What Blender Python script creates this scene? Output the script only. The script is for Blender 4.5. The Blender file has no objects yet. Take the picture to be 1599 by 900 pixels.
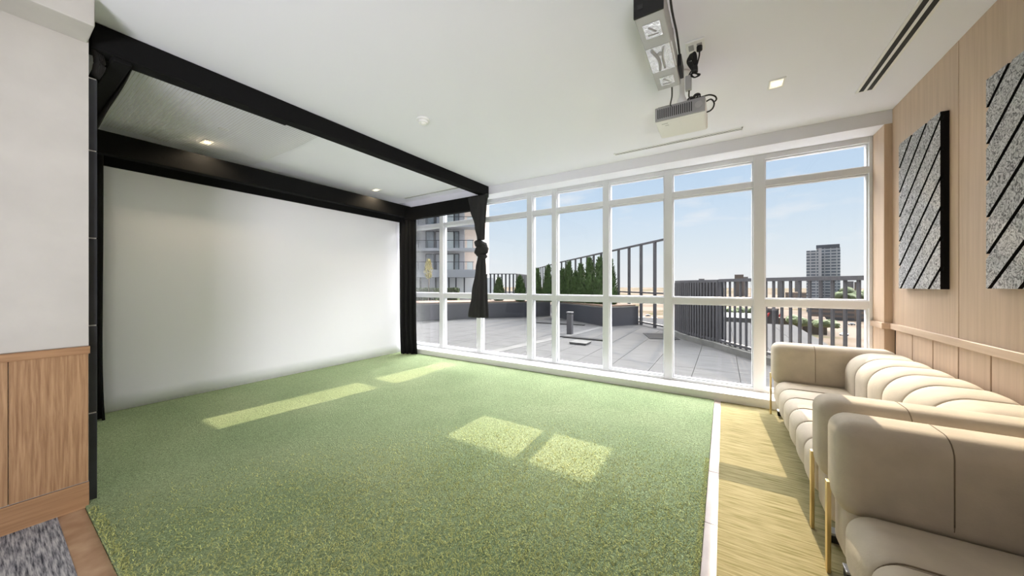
import bpy, bmesh, math, random
from mathutils import Vector, Matrix
import numpy as np
random.seed(7)
S = bpy.context.scene
COL = S.collection

# ------------------------------------------------------------------ camera
FPX, CXP, HYP, EYE = 525.0, 799.5, 445.0, 1.35      # focal length in px, image centre, horizon row, eye height
YAW = math.atan(330.5 / FPX)
cam_d = bpy.data.cameras.new('camera')
cam = bpy.data.objects.new('camera', cam_d)
COL.objects.link(cam)
cam_d.sensor_width = 36.0
cam_d.lens = FPX / 1599.0 * 36.0
cam_d.shift_y = -5.0 / 1599.0
cam_d.clip_start = 0.02
cam_d.clip_end = 4000
cam.location = (0, 0, EYE)
cam.rotation_euler = (math.pi / 2, 0, YAW)
S.camera = cam

# ------------------------------------------------------------------ exposure
S.view_settings.view_transform = 'Standard'
S.view_settings.look = 'None'
S.view_settings.exposure = 0.0
S.view_settings.gamma = 1.0
S.view_settings.use_curve_mapping = False

# ------------------------------------------------------------------ sky
SKY_GLOW = 30.0          # brightness of a sky glow added high above the window heads to light the room
wd = bpy.data.worlds.new('sky')
S.world = wd
wd.use_nodes = True
nt = wd.node_tree
nt.nodes.clear()
def WN(t, **k):
    n = nt.nodes.new(t)
    for a, b in k.items():
        setattr(n, a, b)
    return n
tc = WN('ShaderNodeTexCoord')
sep = WN('ShaderNodeSeparateXYZ')
nt.links.new(tc.outputs['Generated'], sep.inputs[0])
ramp = WN('ShaderNodeValToRGB')
nt.links.new(sep.outputs['Z'], ramp.inputs[0])
el = ramp.color_ramp.elements
el[0].position = 0.0;  el[0].color = (0.87, 0.89, 0.90, 1)
el[1].position = 0.36; el[1].color = (0.47, 0.64, 0.86, 1)
e = el.new(0.10); e.color = (0.74, 0.83, 0.90, 1)
e = el.new(0.22); e.color = (0.58, 0.73, 0.89, 1)
noi = WN('ShaderNodeTexNoise')
noi.inputs['Scale'].default_value = 5.0
noi.inputs['Detail'].default_value = 6.0
mp = WN('ShaderNodeMapping')
mp.inputs['Scale'].default_value = (1.0, 1.0, 4.0)
nt.links.new(tc.outputs['Generated'], mp.inputs[0])
nt.links.new(mp.outputs[0], noi.inputs['Vector'])
cr = WN('ShaderNodeMapRange')
cr.inputs['From Min'].default_value = 0.55
cr.inputs['From Max'].default_value = 0.80
cr.inputs['To Max'].default_value = 0.7
nt.links.new(noi.outputs['Fac'], cr.inputs['Value'])
mixc = WN('ShaderNodeMix', data_type='RGBA')
nt.links.new(cr.outputs[0], mixc.inputs['Factor'])
nt.links.new(ramp.outputs[0], mixc.inputs['A'])
mixc.inputs['B'].default_value = (0.92, 0.92, 0.93, 1)
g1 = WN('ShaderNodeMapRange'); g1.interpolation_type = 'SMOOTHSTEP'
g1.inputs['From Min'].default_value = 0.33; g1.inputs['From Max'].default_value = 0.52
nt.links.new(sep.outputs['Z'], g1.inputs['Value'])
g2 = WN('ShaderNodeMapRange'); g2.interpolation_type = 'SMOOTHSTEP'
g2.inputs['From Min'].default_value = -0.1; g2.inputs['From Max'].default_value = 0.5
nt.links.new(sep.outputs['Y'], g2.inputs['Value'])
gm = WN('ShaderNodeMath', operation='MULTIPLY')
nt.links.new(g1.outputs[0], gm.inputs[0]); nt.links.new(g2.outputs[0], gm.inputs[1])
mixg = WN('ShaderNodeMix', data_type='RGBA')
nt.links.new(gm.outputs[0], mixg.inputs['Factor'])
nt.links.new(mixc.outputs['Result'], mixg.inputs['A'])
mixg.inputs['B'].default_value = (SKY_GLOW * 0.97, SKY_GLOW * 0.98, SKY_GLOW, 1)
bg = WN('ShaderNodeBackground')
out = WN('ShaderNodeOutputWorld')
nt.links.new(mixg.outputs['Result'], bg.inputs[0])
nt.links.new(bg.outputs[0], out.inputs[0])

# ------------------------------------------------------------------ sun
SUN_T, SUN_E = 0.05, 0.56      # sideways drift and drop per metre of travel into the room
SUN_STRENGTH = 7.4
sl = bpy.data.lights.new('sun', 'SUN')
sl.energy = SUN_STRENGTH
sl.color = (1.0, 0.84, 0.63)
sl.angle = math.radians(0.12)
so = bpy.data.objects.new('sun', sl)
COL.objects.link(so)
so.rotation_euler = Vector((SUN_T, -1, -SUN_E)).to_track_quat('-Z', 'Y').to_euler()
so.location = (0, 30, 20)

# ------------------------------------------------------------------ large area lights: added fill from behind the camera to brighten the room
def area(name, loc, target, sx, sy, power, color, spread=180):
    l = bpy.data.lights.new(name, 'AREA')
    l.shape = 'RECTANGLE'; l.size = sx; l.size_y = sy
    l.energy = power; l.color = color; l.spread = math.radians(spread)
    o = bpy.data.objects.new(name, l); COL.objects.link(o)
    o.location = loc
    o.rotation_euler = (Vector(target) - Vector(loc)).to_track_quat('-Z', 'Y').to_euler()
    return o
area('back_fill_low', (0.78, -2.4, 0.42), (-2.9, 1.4, 2.25), 1.2, 0.7, 60.0, (0.96, 0.95, 1.0), 84)
area('back_fill_overhead', (-1.2, -2.4, 2.94), (-1.2, -2.2, 0.0), 3.2, 3.2, 60.0, (1.0, 0.98, 0.95), 110)
LAMP_POWER = 14.0

# ================================================================== helpers
def nodes(m):
    m.use_nodes = True
    return m.node_tree.nodes, m.node_tree.links

def mat(name, col, rough=0.6, metal=0.0, spec=0.4, var=0.0, vscale=8.0, bump=0.0, bscale=60.0, stretch=(1, 1, 1), col2=None, detail=5.0):
    m = bpy.data.materials.new(name)
    N, L = nodes(m)
    b = N['Principled BSDF']
    b.inputs['Roughness'].default_value = rough
    b.inputs['Metallic'].default_value = metal
    b.inputs['Specular IOR Level'].default_value = spec
    c4 = (col[0], col[1], col[2], 1)
    b.inputs['Base Color'].default_value = c4
    if var > 0 or bump > 0:
        t = N.new('ShaderNodeTexCoord'); mp = N.new('ShaderNodeMapping')
        mp.inputs['Scale'].default_value = stretch
        L.new(t.outputs['Object'], mp.inputs[0])
    if var > 0:
        n = N.new('ShaderNodeTexNoise'); n.inputs['Scale'].default_value = vscale; n.inputs['Detail'].default_value = detail
        L.new(mp.outputs[0], n.inputs['Vector'])
        r = N.new('ShaderNodeValToRGB')
        if col2 is None:
            a = tuple(max(0, x * (1 - var)) for x in col); c = tuple(min(1, x * (1 + var)) for x in col)
        else:
            a, c = col, col2
        r.color_ramp.elements[0].position = 0.32; r.color_ramp.elements[0].color = (*a, 1)
        r.color_ramp.elements[1].position = 0.68; r.color_ramp.elements[1].color = (*c, 1)
        L.new(n.outputs['Fac'], r.inputs[0]); L.new(r.outputs[0], b.inputs['Base Color'])
    if bump > 0:
        n2 = N.new('ShaderNodeTexNoise'); n2.inputs['Scale'].default_value = bscale; n2.inputs['Detail'].default_value = 4
        L.new(mp.outputs[0], n2.inputs['Vector'])
        bp = N.new('ShaderNodeBump'); bp.inputs['Strength'].default_value = bump; bp.inputs['Distance'].default_value = 0.01
        L.new(n2.outputs['Fac'], bp.inputs['Height']); L.new(bp.outputs[0], b.inputs['Normal'])
    return m

def emis(name, col, s):
    m = bpy.data.materials.new(name)
    N, L = nodes(m)
    b = N['Principled BSDF']
    b.inputs['Base Color'].default_value = (0.8, 0.8, 0.8, 1)
    b.inputs['Emission Color'].default_value = (*col, 1)
    b.inputs['Emission Strength'].default_value = s
    return m

def glass(name, tint=(1, 1, 1), refl=0.06):
    m = bpy.data.materials.new(name)
    N, L = nodes(m)
    N.remove(N['Principled BSDF'])
    o = N['Material Output']
    t = N.new('ShaderNodeBsdfTransparent'); t.inputs[0].default_value = (*tint, 1)
    g = N.new('ShaderNodeBsdfGlossy'); g.inputs['Roughness'].default_value = 0.01
    f = N.new('ShaderNodeFresnel'); f.inputs['IOR'].default_value = 1.35
    ml = N.new('ShaderNodeMath'); ml.operation = 'MULTIPLY'; ml.inputs[1].default_value = refl / 0.06 * 0.5
    mx = N.new('ShaderNodeMixShader')
    L.new(f.outputs[0], ml.inputs[0]); L.new(ml.outputs[0], mx.inputs[0]); L.new(t.outputs[0], mx.inputs[1]); L.new(g.outputs[0], mx.inputs[2])
    L.new(mx.outputs[0], o.inputs[0])
    return m

def wood(name, c1, c2, axis='Z', scale=1.0, rough=0.45):
    """fine straight grain running along an axis"""
    m = bpy.data.materials.new(name)
    N, L = nodes(m)
    b = N['Principled BSDF']; b.inputs['Roughness'].default_value = rough; b.inputs['Specular IOR Level'].default_value = 0.35
    t = N.new('ShaderNodeTexCoord'); mp = N.new('ShaderNodeMapping')
    s = {'X': (1.2, 30, 30), 'Y': (30, 1.2, 30), 'Z': (30, 30, 1.2)}[axis]
    mp.inputs['Scale'].default_value = tuple(x * scale for x in s)
    L.new(t.outputs['Object'], mp.inputs[0])
    n = N.new('ShaderNodeTexNoise'); n.inputs['Scale'].default_value = 1.5; n.inputs['Detail'].default_value = 8; n.inputs['Roughness'].default_value = 0.62
    n.inputs['Distortion'].default_value = 0.4
    L.new(mp.outputs[0], n.inputs['Vector'])
    r = N.new('ShaderNodeValToRGB')
    r.color_ramp.elements[0].position = 0.3; r.color_ramp.elements[0].color = (*c1, 1)
    r.color_ramp.elements[1].position = 0.68; r.color_ramp.elements[1].color = (*c2, 1)
    L.new(n.outputs['Fac'], r.inputs[0]); L.new(r.outputs[0], b.inputs['Base Color'])
    bp = N.new('ShaderNodeBump'); bp.inputs['Strength'].default_value = 0.06; bp.inputs['Distance'].default_value = 0.004
    L.new(n.outputs['Fac'], bp.inputs['Height']); L.new(bp.outputs[0], b.inputs['Normal'])
    return m

def box(bm, x0, x1, y0, y1, z0, z1, bev=0.0, seg=2, rot=0.0):
    r = bmesh.ops.create_cube(bm, size=1.0)
    vs = r['verts']
    cx, cy, cz = (x0 + x1) / 2, (y0 + y1) / 2, (z0 + z1) / 2
    for v in vs:
        v.co = Vector((v.co.x * abs(x1 - x0), v.co.y * abs(y1 - y0), v.co.z * abs(z1 - z0)))
        if rot:
            v.co = Matrix.Rotation(rot, 3, 'Z') @ v.co
        v.co += Vector((cx, cy, cz))
    if bev > 0:
        es = list({e for v in vs for e in v.link_edges})
        bmesh.ops.bevel(bm, geom=es, offset=bev, segments=seg, profile=0.5, affect='EDGES', clamp_overlap=True)
    return bm

def prism(bm, pts, lo, hi, axis='Z'):
    """extrude a polygon (list of 2-D points) between lo and hi along an axis"""
    def P(a, b, c):
        return {'Z': (a, b, c), 'X': (c, a, b), 'Y': (a, c, b)}[axis]
    A = [bm.verts.new(P(p[0], p[1], lo)) for p in pts]
    B = [bm.verts.new(P(p[0], p[1], hi)) for p in pts]
    n = len(pts)
    bm.faces.new(A[::-1]); bm.faces.new(B)
    for i in range(n):
        bm.faces.new((A[i], A[(i + 1) % n], B[(i + 1) % n], B[i]))
    return bm

def tube(bm, pts, r, n=8, cap=True):
    pts = [Vector(p) for p in pts]
    rings = []
    up = Vector((0, 0, 1))
    for i, p in enumerate(pts):
        d = (pts[min(i + 1, len(pts) - 1)] - pts[max(i - 1, 0)]).normalized()
        a = d.cross(up)
        if a.length < 1e-3:
            a = d.cross(Vector((1, 0, 0)))
        a.normalize(); b = a.cross(d).normalized()
        rr = r[i] if isinstance(r, (list, tuple)) else r
        rings.append([bm.verts.new(p + (a * math.cos(2 * math.pi * k / n) + b * math.sin(2 * math.pi * k / n)) * rr) for k in range(n)])
    for i in range(len(rings) - 1):
        for k in range(n):
            bm.faces.new((rings[i][k], rings[i][(k + 1) % n], rings[i + 1][(k + 1) % n], rings[i + 1][k]))
    if cap:
        bm.faces.new(rings[0][::-1]); bm.faces.new(rings[-1])
    return bm

def lathe(bm, c, prof, n=32, axis='Z'):
    """prof: list of (radius, height)"""
    rings = []
    for r, h in prof:
        ring = []
        for k in range(n):
            a = 2 * math.pi * k / n
            if axis == 'Z':
                q = Vector((r * math.cos(a), r * math.sin(a), h))
            elif axis == 'Y':
                q = Vector((r * math.cos(a), h, r * math.sin(a)))
            else:
                q = Vector((h, r * math.cos(a), r * math.sin(a)))
            ring.append(bm.verts.new(Vector(c) + q))
        rings.append(ring)
    for i in range(len(rings) - 1):
        for k in range(n):
            bm.faces.new((rings[i][k], rings[i][(k + 1) % n], rings[i + 1][(k + 1) % n], rings[i + 1][k]))
    bm.faces.new(rings[0][::-1]); bm.faces.new(rings[-1])
    return bm

def smoothpath(pts, k=6):
    P = [Vector(p) for p in pts]
    o = []
    for i in range(len(P) - 1):
        p0, p1, p2, p3 = P[max(i - 1, 0)], P[i], P[i + 1], P[min(i + 2, len(P) - 1)]
        for j in range(k):
            t = j / k
            o.append(0.5 * ((2 * p1) + (p2 - p0) * t + (2 * p0 - 5 * p1 + 4 * p2 - p3) * t * t + (3 * p1 - p0 - 3 * p2 + p3) * t ** 3))
    o.append(P[-1])
    return o

def obj(name, bm, m, parent=None, smooth=False, fixn=True):
    me = bpy.data.meshes.new(name)
    if fixn:
        bmesh.ops.recalc_face_normals(bm, faces=bm.faces)
    bm.to_mesh(me); bm.free()
    me.materials.append(m)
    if smooth:
        for p in me.polygons:
            p.use_smooth = True
    o = bpy.data.objects.new(name, me)
    COL.objects.link(o)
    if parent:
        o.parent = parent
        w = root_matrix(parent)
        o.matrix_parent_inverse = w.inverted()
    return o

def root_matrix(o):
    m = Matrix.Translation(o.location) @ o.rotation_euler.to_matrix().to_4x4()
    if o.parent:
        m = root_matrix(o.parent) @ o.matrix_parent_inverse @ m
    return m

def tag(o, label, cat, group=None, kind=None):
    if label: o['label'] = label
    if cat: o['category'] = cat
    if group: o['group'] = group
    if kind: o['kind'] = kind
    return o

def thing(name, label, cat, loc=(0, 0, 0), group=None):
    o = bpy.data.objects.new(name, None)
    COL.objects.link(o)
    o.location = loc
    o.empty_display_size = 0.1
    return tag(o, label, cat, group)

def struct(name, bm, m, parent=None, smooth=False):
    o = obj(name, bm, m, parent, smooth)
    if not parent:
        o['kind'] = 'structure'
    return o

def dup(root, loc, label=None, group=None):
    def cp(o, par):
        c = o.copy(); COL.objects.link(c); c.parent = par
        c.matrix_parent_inverse = o.matrix_parent_inverse.copy()
        for ch in list(o.children):
            cp(ch, c)
        return c
    r = cp(root, None)
    r.location = loc
    if label: r['label'] = label
    if group: r['group'] = group
    return r

NB = bmesh.new
def weighted(o, angle=40):
    for p in o.data.polygons:
        p.use_smooth = True
    o.data.set_sharp_from_angle(angle=math.radians(angle))
    return o

def at(px, py, d):
    """world point on the line of sight through a picture point, d metres away along the view axis"""
    x = (px - CXP) / FPX * d
    return Vector((x * math.cos(YAW) - d * math.sin(YAW), x * math.sin(YAW) + d * math.cos(YAW), EYE + (HYP - py) / FPX * d))

# ================================================================== materials
M = {}
M['ceil'] = mat('white_ceiling_paint', (0.82, 0.82, 0.88), 0.9, spec=0.2)
M['plaster'] = mat('grey_beige_plaster', (0.53, 0.51, 0.47), 0.85, spec=0.2, var=0.07, vscale=3.0, bump=0.05, bscale=50)
M['white'] = mat('white_wall_paint', (0.82, 0.82, 0.80), 0.85, spec=0.2)
M['frame'] = mat('white_window_enamel', (0.70, 0.71, 0.74), 0.4, spec=0.4)
M['sill'] = mat('white_sill', (0.86, 0.85, 0.83), 0.35, spec=0.4)
M['glass'] = glass('clear_glass')
M['screen'] = mat('white_screen_cloth', (0.90, 0.885, 0.93), 0.9, spec=0.1)
M['black'] = mat('black_padded_fabric', (0.006, 0.006, 0.006), 0.85, spec=0.15, bump=0.15, bscale=30)
M['drape'] = mat('charcoal_velvet', (0.030, 0.029, 0.029), 0.8, spec=0.2)
M['tile'] = mat('charcoal_wall_tile', (0.035, 0.037, 0.042), 0.35, var=0.2, vscale=7)
M['grout'] = mat('pale_grout', (0.62, 0.60, 0.56), 0.8)
M['oak_z'] = wood('pale_oak_vertical', (0.51, 0.375, 0.27), (0.61, 0.46, 0.34), 'Z', 0.7)
M['oak_y'] = wood('pale_oak_lengthwise', (0.55, 0.41, 0.30), (0.65, 0.50, 0.38), 'Y', 0.7)
M['walnut_z'] = wood('striped_brown_oak_vertical', (0.25, 0.13, 0.062), (0.47, 0.29, 0.155), 'Z', 2.0)
M['walnut_y'] = wood('brown_oak_lengthwise', (0.27, 0.145, 0.07), (0.43, 0.25, 0.13), 'Y', 1.0)
M['dark'] = mat('dark_groove', (0.05, 0.03, 0.02), 0.8)
M['gold'] = mat('brushed_gold', (0.83, 0.66, 0.36), 0.28, metal=1.0)
M['suede'] = mat('beige_suede', (0.54, 0.47, 0.375), 0.8, spec=0.25, var=0.07, vscale=9.0, bump=0.08, bscale=120)
M['seam'] = mat('dark_stitching', (0.20, 0.155, 0.105), 0.8)
M['alu'] = mat('silver_paint', (0.46, 0.46, 0.46), 0.45, metal=0.3)
M['blackpl'] = mat('black_plastic', (0.010, 0.010, 0.010), 0.45)
M['whitepl'] = mat('white_plastic', (0.82, 0.82, 0.81), 0.4)
M['greypl'] = mat('grey_plastic', (0.36, 0.36, 0.36), 0.5)
M['chrome'] = mat('mirror_window', (0.80, 0.80, 0.80), 0.12, metal=0.8, bump=0.3, bscale=22)
M['slot'] = mat('dark_slot', (0.03, 0.03, 0.03), 0.7)

def turf_mat(name, dark, light, tip):
    m = bpy.data.materials.new(name)
    N, L = nodes(m)
    b = N['Principled BSDF']; b.inputs['Roughness'].default_value = 0.85; b.inputs['Specular IOR Level'].default_value = 0.15
    t = N.new('ShaderNodeTexCoord')
    n1 = N.new('ShaderNodeTexNoise'); n1.inputs['Scale'].default_value = 1.1; n1.inputs['Detail'].default_value = 4
    n2 = N.new('ShaderNodeTexNoise'); n2.inputs['Scale'].default_value = 75; n2.inputs['Detail'].default_value = 3; n2.inputs['Distortion'].default_value = 1.6
    L.new(t.outputs['Object'], n1.inputs['Vector']); L.new(t.outputs['Object'], n2.inputs['Vector'])
    r1 = N.new('ShaderNodeValToRGB'); r1.color_ramp.elements[0].position = 0.35; r1.color_ramp.elements[1].position = 0.7
    r1.color_ramp.elements[0].color = (*dark, 1); r1.color_ramp.elements[1].color = (*light, 1)
    L.new(n1.outputs['Fac'], r1.inputs[0])
    r2 = N.new('ShaderNodeValToRGB'); r2.color_ramp.elements[0].position = 0.3; r2.color_ramp.elements[1].position = 0.7
    r2.color_ramp.elements[0].color = (0.52, 0.55, 0.50, 1); r2.color_ramp.elements[1].color = (*tip, 1)
    L.new(n2.outputs['Fac'], r2.inputs[0])
    mx = N.new('ShaderNodeMix'); mx.data_type = 'RGBA'; mx.blend_type = 'MULTIPLY'; mx.inputs['Factor'].default_value = 1
    L.new(r1.outputs[0], mx.inputs['A']); L.new(r2.outputs[0], mx.inputs['B'])
    L.new(mx.outputs['Result'], b.inputs['Base Color'])
    bp = N.new('ShaderNodeBump'); bp.inputs['Strength'].default_value = 0.8; bp.inputs['Distance'].default_value = 0.02
    L.new(n2.outputs['Fac'], bp.inputs['Height']); L.new(bp.outputs[0], b.inputs['Normal'])
    return m
M['turf'] = turf_mat('green_turf', (0.30, 0.385, 0.21), (0.38, 0.45, 0.26), (1.22, 1.2, 1.15))
M['blade'] = turf_mat('turf_blades', (0.60, 0.655, 0.29), (0.68, 0.71, 0.33), (1.25, 1.2, 1.0))

def streak_mat(name, c1, c2, c3, sc, rough=0.9):
    """woven carpet: streaks of three yarn colours"""
    m = bpy.data.materials.new(name)
    N, L = nodes(m)
    b = N['Principled BSDF']; b.inputs['Roughness'].default_value = rough; b.inputs['Specular IOR Level'].default_value = 0.1
    t = N.new('ShaderNodeTexCoord'); mp = N.new('ShaderNodeMapping'); mp.inputs['Scale'].default_value = sc
    L.new(t.outputs['Object'], mp.inputs[0])
    n = N.new('ShaderNodeTexNoise'); n.inputs['Scale'].default_value = 1.0; n.inputs['Detail'].default_value = 5; n.inputs['Roughness'].default_value = 0.6
    L.new(mp.outputs[0], n.inputs['Vector'])
    r = N.new('ShaderNodeValToRGB')
    r.color_ramp.elements[0].position = 0.34; r.color_ramp.elements[0].color = (*c1, 1)
    r.color_ramp.elements[1].position = 0.64; r.color_ramp.elements[1].color = (*c3, 1)
    q = r.color_ramp.elements.new(0.48); q.color = (*c2, 1)
    L.new(n.outputs['Fac'], r.inputs[0]); L.new(r.outputs[0], b.inputs['Base Color'])
    bp = N.new('ShaderNodeBump'); bp.inputs['Strength'].default_value = 0.4; bp.inputs['Distance'].default_value = 0.006
    L.new(n.outputs['Fac'], bp.inputs['Height']); L.new(bp.outputs[0], b.inputs['Normal'])
    return m
M['ycarpet'] = streak_mat('yellow_green_carpet', (0.16, 0.14, 0.052), (0.25, 0.215, 0.105), (0.32, 0.275, 0.15), (5, 70, 20))
M['gcarpet'] = streak_mat('grey_carpet', (0.045, 0.048, 0.06), (0.24, 0.24, 0.26), (0.50, 0.49, 0.50), (9, 110, 20))
M['stone_b'] = mat('brown_stone_strip', (0.34, 0.20, 0.12), 0.35, var=0.3, vscale=9, col2=(0.50, 0.34, 0.22))
M['stone_p'] = mat('pinkish_stone_strip', (0.42, 0.33, 0.29), 0.45, var=0.2, vscale=5, col2=(0.55, 0.46, 0.42))

# ================================================================== room shell
XR, XL, XB, YW, YG, HC = 1.34, -3.28, -5.60, 4.57, 4.85, 3.0
YBACK = -4.5
bm = NB(); box(bm, XB - 0.1, XR + 0.1, YBACK, YG + 0.12, -0.12, -0.02); struct('floor', bm, M['stone_b'])
bm = NB(); box(bm, XB - 0.1, XR + 0.1, YBACK, YG + 0.12, HC, HC + 0.15); struct('ceiling', bm, M['ceil'])
# stone strips beside the turf
bm = NB(); box(bm, XL, -0.03, 0.245, 0.345, -0.02, 0.0, 0.002); struct('trim_1', bm, M['stone_b'])
bm = NB()
y = 0.345
while y < YW:
    y1 = min(y + 0.62, YW)
    box(bm, -0.092, -0.028, y + 0.0015, y1 - 0.0015, -0.02, 0.0, 0.0015); y = y1
struct('trim_2', bm, M['stone_p'])
bm = NB(); box(bm, -0.028, XR, 0.345, YW, -0.02, 0.003); struct('floor_yellow_carpet', bm, M['ycarpet'])
bm = NB(); box(bm, XL, XR, YBACK, 0.245, -0.02, 0.003); struct('floor_grey_carpet', bm, M['gcarpet'])

# ---- right wall: pale oak panelling
bm = NB(); box(bm, XR + 0.015, XR + 0.15, YBACK, YG, -0.02, HC); struct('wall_right', bm, M['dark'])
GROOVE = [4.60, 3.52, 2.42, 1.32, 0.22, -0.9, -2.0, -3.1, YBACK]
bm = NB()
for a, b in zip(GROOVE[:-1], GROOVE[1:]):
    box(bm, XR, XR + 0.02, b + 0.003, a - 0.003, 0.985, HC, 0.002, 1)
struct('wall_right_upper_panels', bm, M['oak_z'])
bm = NB()
y = 4.50
k = 0
while y > YBACK:
    box(bm, XR, XR + 0.02, y - 0.32 + 0.003, y - 0.003, 0.11, 0.935, 0.002, 1); y -= 0.3265
struct('wall_right_lower_panels', bm, M['oak_z'])
bm = NB(); box(bm, XR - 0.022, XR + 0.02, YBACK, 4.57, 0.935, 0.99, 0.004); struct('trim_3', bm, M['oak_y'])
bm = NB(); box(bm, XR - 0.012, XR + 0.02, YBACK, 4.57, 0.0, 0.11, 0.003); struct('baseboard_right', bm, M['oak_y'])
# pilaster and window return
bm = NB(); box(bm, 1.285, XR + 0.16, YW, YG + 0.1, -0.02, 2.87, 0.002, 1); struct('wall_window_return', bm, M['oak_z'])
bm = NB(); box(bm, 1.263, XR + 0.02, YW - 0.022, YG - 0.002, 0.935, 0.99, 0.004); struct('trim_4', bm, M['oak_y'])

# ---- window wall bulkhead, sill, outer wall
bm = NB(); box(bm, XB - 0.1, XR + 0.15, YW, YG + 0.12, 2.87, HC); struct('wall_window_bulkhead', bm, M['ceil'])
bm = NB(); box(bm, XB - 0.1, 1.285, YW, YG + 0.12, -0.02, 0.10, 0.006); struct('trim_5', bm, M['sill'])

# ---- glazing bays
MUL = [-5.62, -4.70, -3.77, -2.715, -2.27, -1.445, -0.62, 0.35, 1.272]
HW = [0.04, 0.05, 0.05, 0.05, 0.04, 0.045, 0.05, 0.055, 0.014]
Z_SILL, Z_BOT, Z_M0, Z_M1, Z_T0, Z_T1, Z_HEAD, Z_TOP = 0.10, 0.135, 1.105, 1.185, 2.495, 2.565, 2.81, 2.87
Y0, Y1 = 4.85, 4.96
for i in range(8):
    xa, xb = MUL[i] + HW[i], MUL[i + 1] - HW[i + 1]
    w = thing('window_%d' % (i + 1), None, None, ((xa + xb) / 2, Y0, Z_SILL))
    w['kind'] = 'structure'
    bm = NB()
    if i == 0:
        box(bm, MUL[0] - 0.04, MUL[0] + 0.04, Y0, Y1, Z_SILL, Z_TOP, 0.004, 1)
    box(bm, MUL[i + 1] - HW[i + 1], MUL[i + 1] + HW[i + 1], Y0, Y1, Z_SILL, Z_TOP, 0.004, 1)
    obj('mullion', bm, M['frame'], w)
    for nm, a, b in (('bottom_rail', Z_SILL, Z_BOT), ('middle_rail', Z_M0, Z_M1), ('transom', Z_T0, Z_T1), ('head_rail', Z_HEAD, Z_TOP)):
        bm = NB(); box(bm, xa, xb, Y0 + 0.004, Y1, a, b, 0.003, 1); obj(nm, bm, M['frame'], w)
    for a, b in ((Z_BOT, Z_M0), (Z_M1, Z_T0), (Z_T1, Z_HEAD)):
        bm = NB()
        e_ = 0.012
        for (p, q, r_, s_) in ((xa, xa + e_, a, b), (xb - e_, xb, a, b), (xa + e_, xb - e_, a, a + e_), (xa + e_, xb - e_, b - e_, b)):
            box(bm, p, q, Y0 + 0.035, Y0 + 0.10, r_, s_)
        f = obj('glazing_bead', bm, M['frame'], w)
        bm = NB(); box(bm, xa + e_, xb - e_, Y0 + 0.060, Y0 + 0.066, a + e_, b - e_)
        obj('pane', bm, M['glass'], w)

# ---- left wall
bm = NB(); box(bm, XL - 0.15, XL, YBACK, 0.36, -0.02, HC); struct('wall_left', bm, M['plaster'])
bm = NB(); box(bm, XL, XL + 0.25, YBACK, 0.355, 2.82, HC, 0.006); struct('wall_left_bulkhead', bm, M['plaster'])
bm = NB()
y = 0.358
for wd_ in (0.272, 0.3, 0.3, 0.3, 0.3, 0.3, 0.3, 0.3, 0.3, 0.3, 0.3, 0.3, 0.3, 0.3, 0.3, 0.3):
    box(bm, XL, XL + 0.012, y - wd_ + 0.0025, y, 0.158, 0.935, 0.0015, 1); y -= wd_
struct('wall_left_lower_panels', bm, M['walnut_z'])
bm = NB(); box(bm, XL, XL + 0.024, YBACK, 0.364, 0.933, 0.978, 0.004); struct('trim_6', bm, M['walnut_y'])
bm = NB(); box(bm, XL, XL + 0.014, YBACK, 0.361, 0.0, 0.152, 0.002); struct('baseboard_left', bm, M['walnut_y'])
# bay behind the screen
bm = NB(); box(bm, XB - 0.1, XB, 0.2, YG + 0.12, -0.02, HC); struct('wall_bay', bm, M['white'])
bm = NB(); box(bm, XB, XL - 0.05, 0.2, 0.36, -0.02, HC); struct('wall_bay_end', bm, M['white'])
bm = NB(); box(bm, XL - 0.15, XR + 0.15, YBACK - 0.12, YBACK, -0.02, HC); struct('wall_back', bm, M['white'])
# tiled strip on the wall end
bm = NB(); box(bm, XL - 0.13, XL - 0.052, 0.36, 0.396, 0.0, 2.64)
struct('trim_7', bm, M['grout'])
bm = NB()
zz = 0.006
while zz < 2.62:
    z1 = min(zz + 0.545, 2.636)
    box(bm, XL - 0.06, XL - 0.047, 0.3625, 0.3985, zz + 0.004, z1 - 0.004, 0.001, 1); zz = z1
struct('trim_8', bm, M['tile'])

# ================================================================== turf
bm = NB(); box(bm, -5.50, -0.094, 0.347, YW - 0.002, -0.02, 0.012, 0.004)
turf = obj('artificial_turf', bm, M['turf'])
tag(turf, 'green artificial putting turf covering the floor of the simulator bay', 'artificial turf')
# pile: short bent blades, dense enough to read near the camera and along the cut edges
rng = np.random.default_rng(3)
def blades(n, x0, x1, y0, y1, lmin, lmax):
    px = rng.uniform(x0, x1, n); py = rng.uniform(y0, y1, n)
    a = rng.uniform(0, 2 * np.pi, n); L_ = rng.uniform(lmin, lmax, n); w_ = rng.uniform(0.0011, 0.0024, n)
    ca, sa = np.cos(a), np.sin(a)
    lean = rng.uniform(0.72, 1.0, n)
    z0 = np.full(n, 0.011); zm = 0.012 + L_ * 0.5 * (1 - 0.3 * lean); zt = 0.012 + L_ * 0.75 * (1 - 0.75 * lean)
    V = np.empty((n, 5, 3))
    V[:, 0] = np.stack([px - sa * w_, py + ca * w_, z0], 1); V[:, 1] = np.stack([px + sa * w_, py - ca * w_, z0], 1)
    mx_ = px + ca * L_ * 0.4 * lean; my_ = py + sa * L_ * 0.4 * lean
    V[:, 2] = np.stack([mx_ + sa * w_, my_ - ca * w_, zm], 1); V[:, 3] = np.stack([mx_ - sa * w_, my_ + ca * w_, zm], 1)
    V[:, 4] = np.stack([px + ca * L_ * 0.95 * lean, py + sa * L_ * 0.95 * lean, zt], 1)
    return V
def field(n, lmin, lmax):
    V = blades(n, -5.4, -0.10, 0.36, 4.5, lmin, lmax)
    c = V[:, 0]
    d = np.hypot(c[:, 0], c[:, 1])
    return V[rng.uniform(0, 1, n) < np.clip(1.15 - d / 2.9, 0, 1) ** 1.2]
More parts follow.
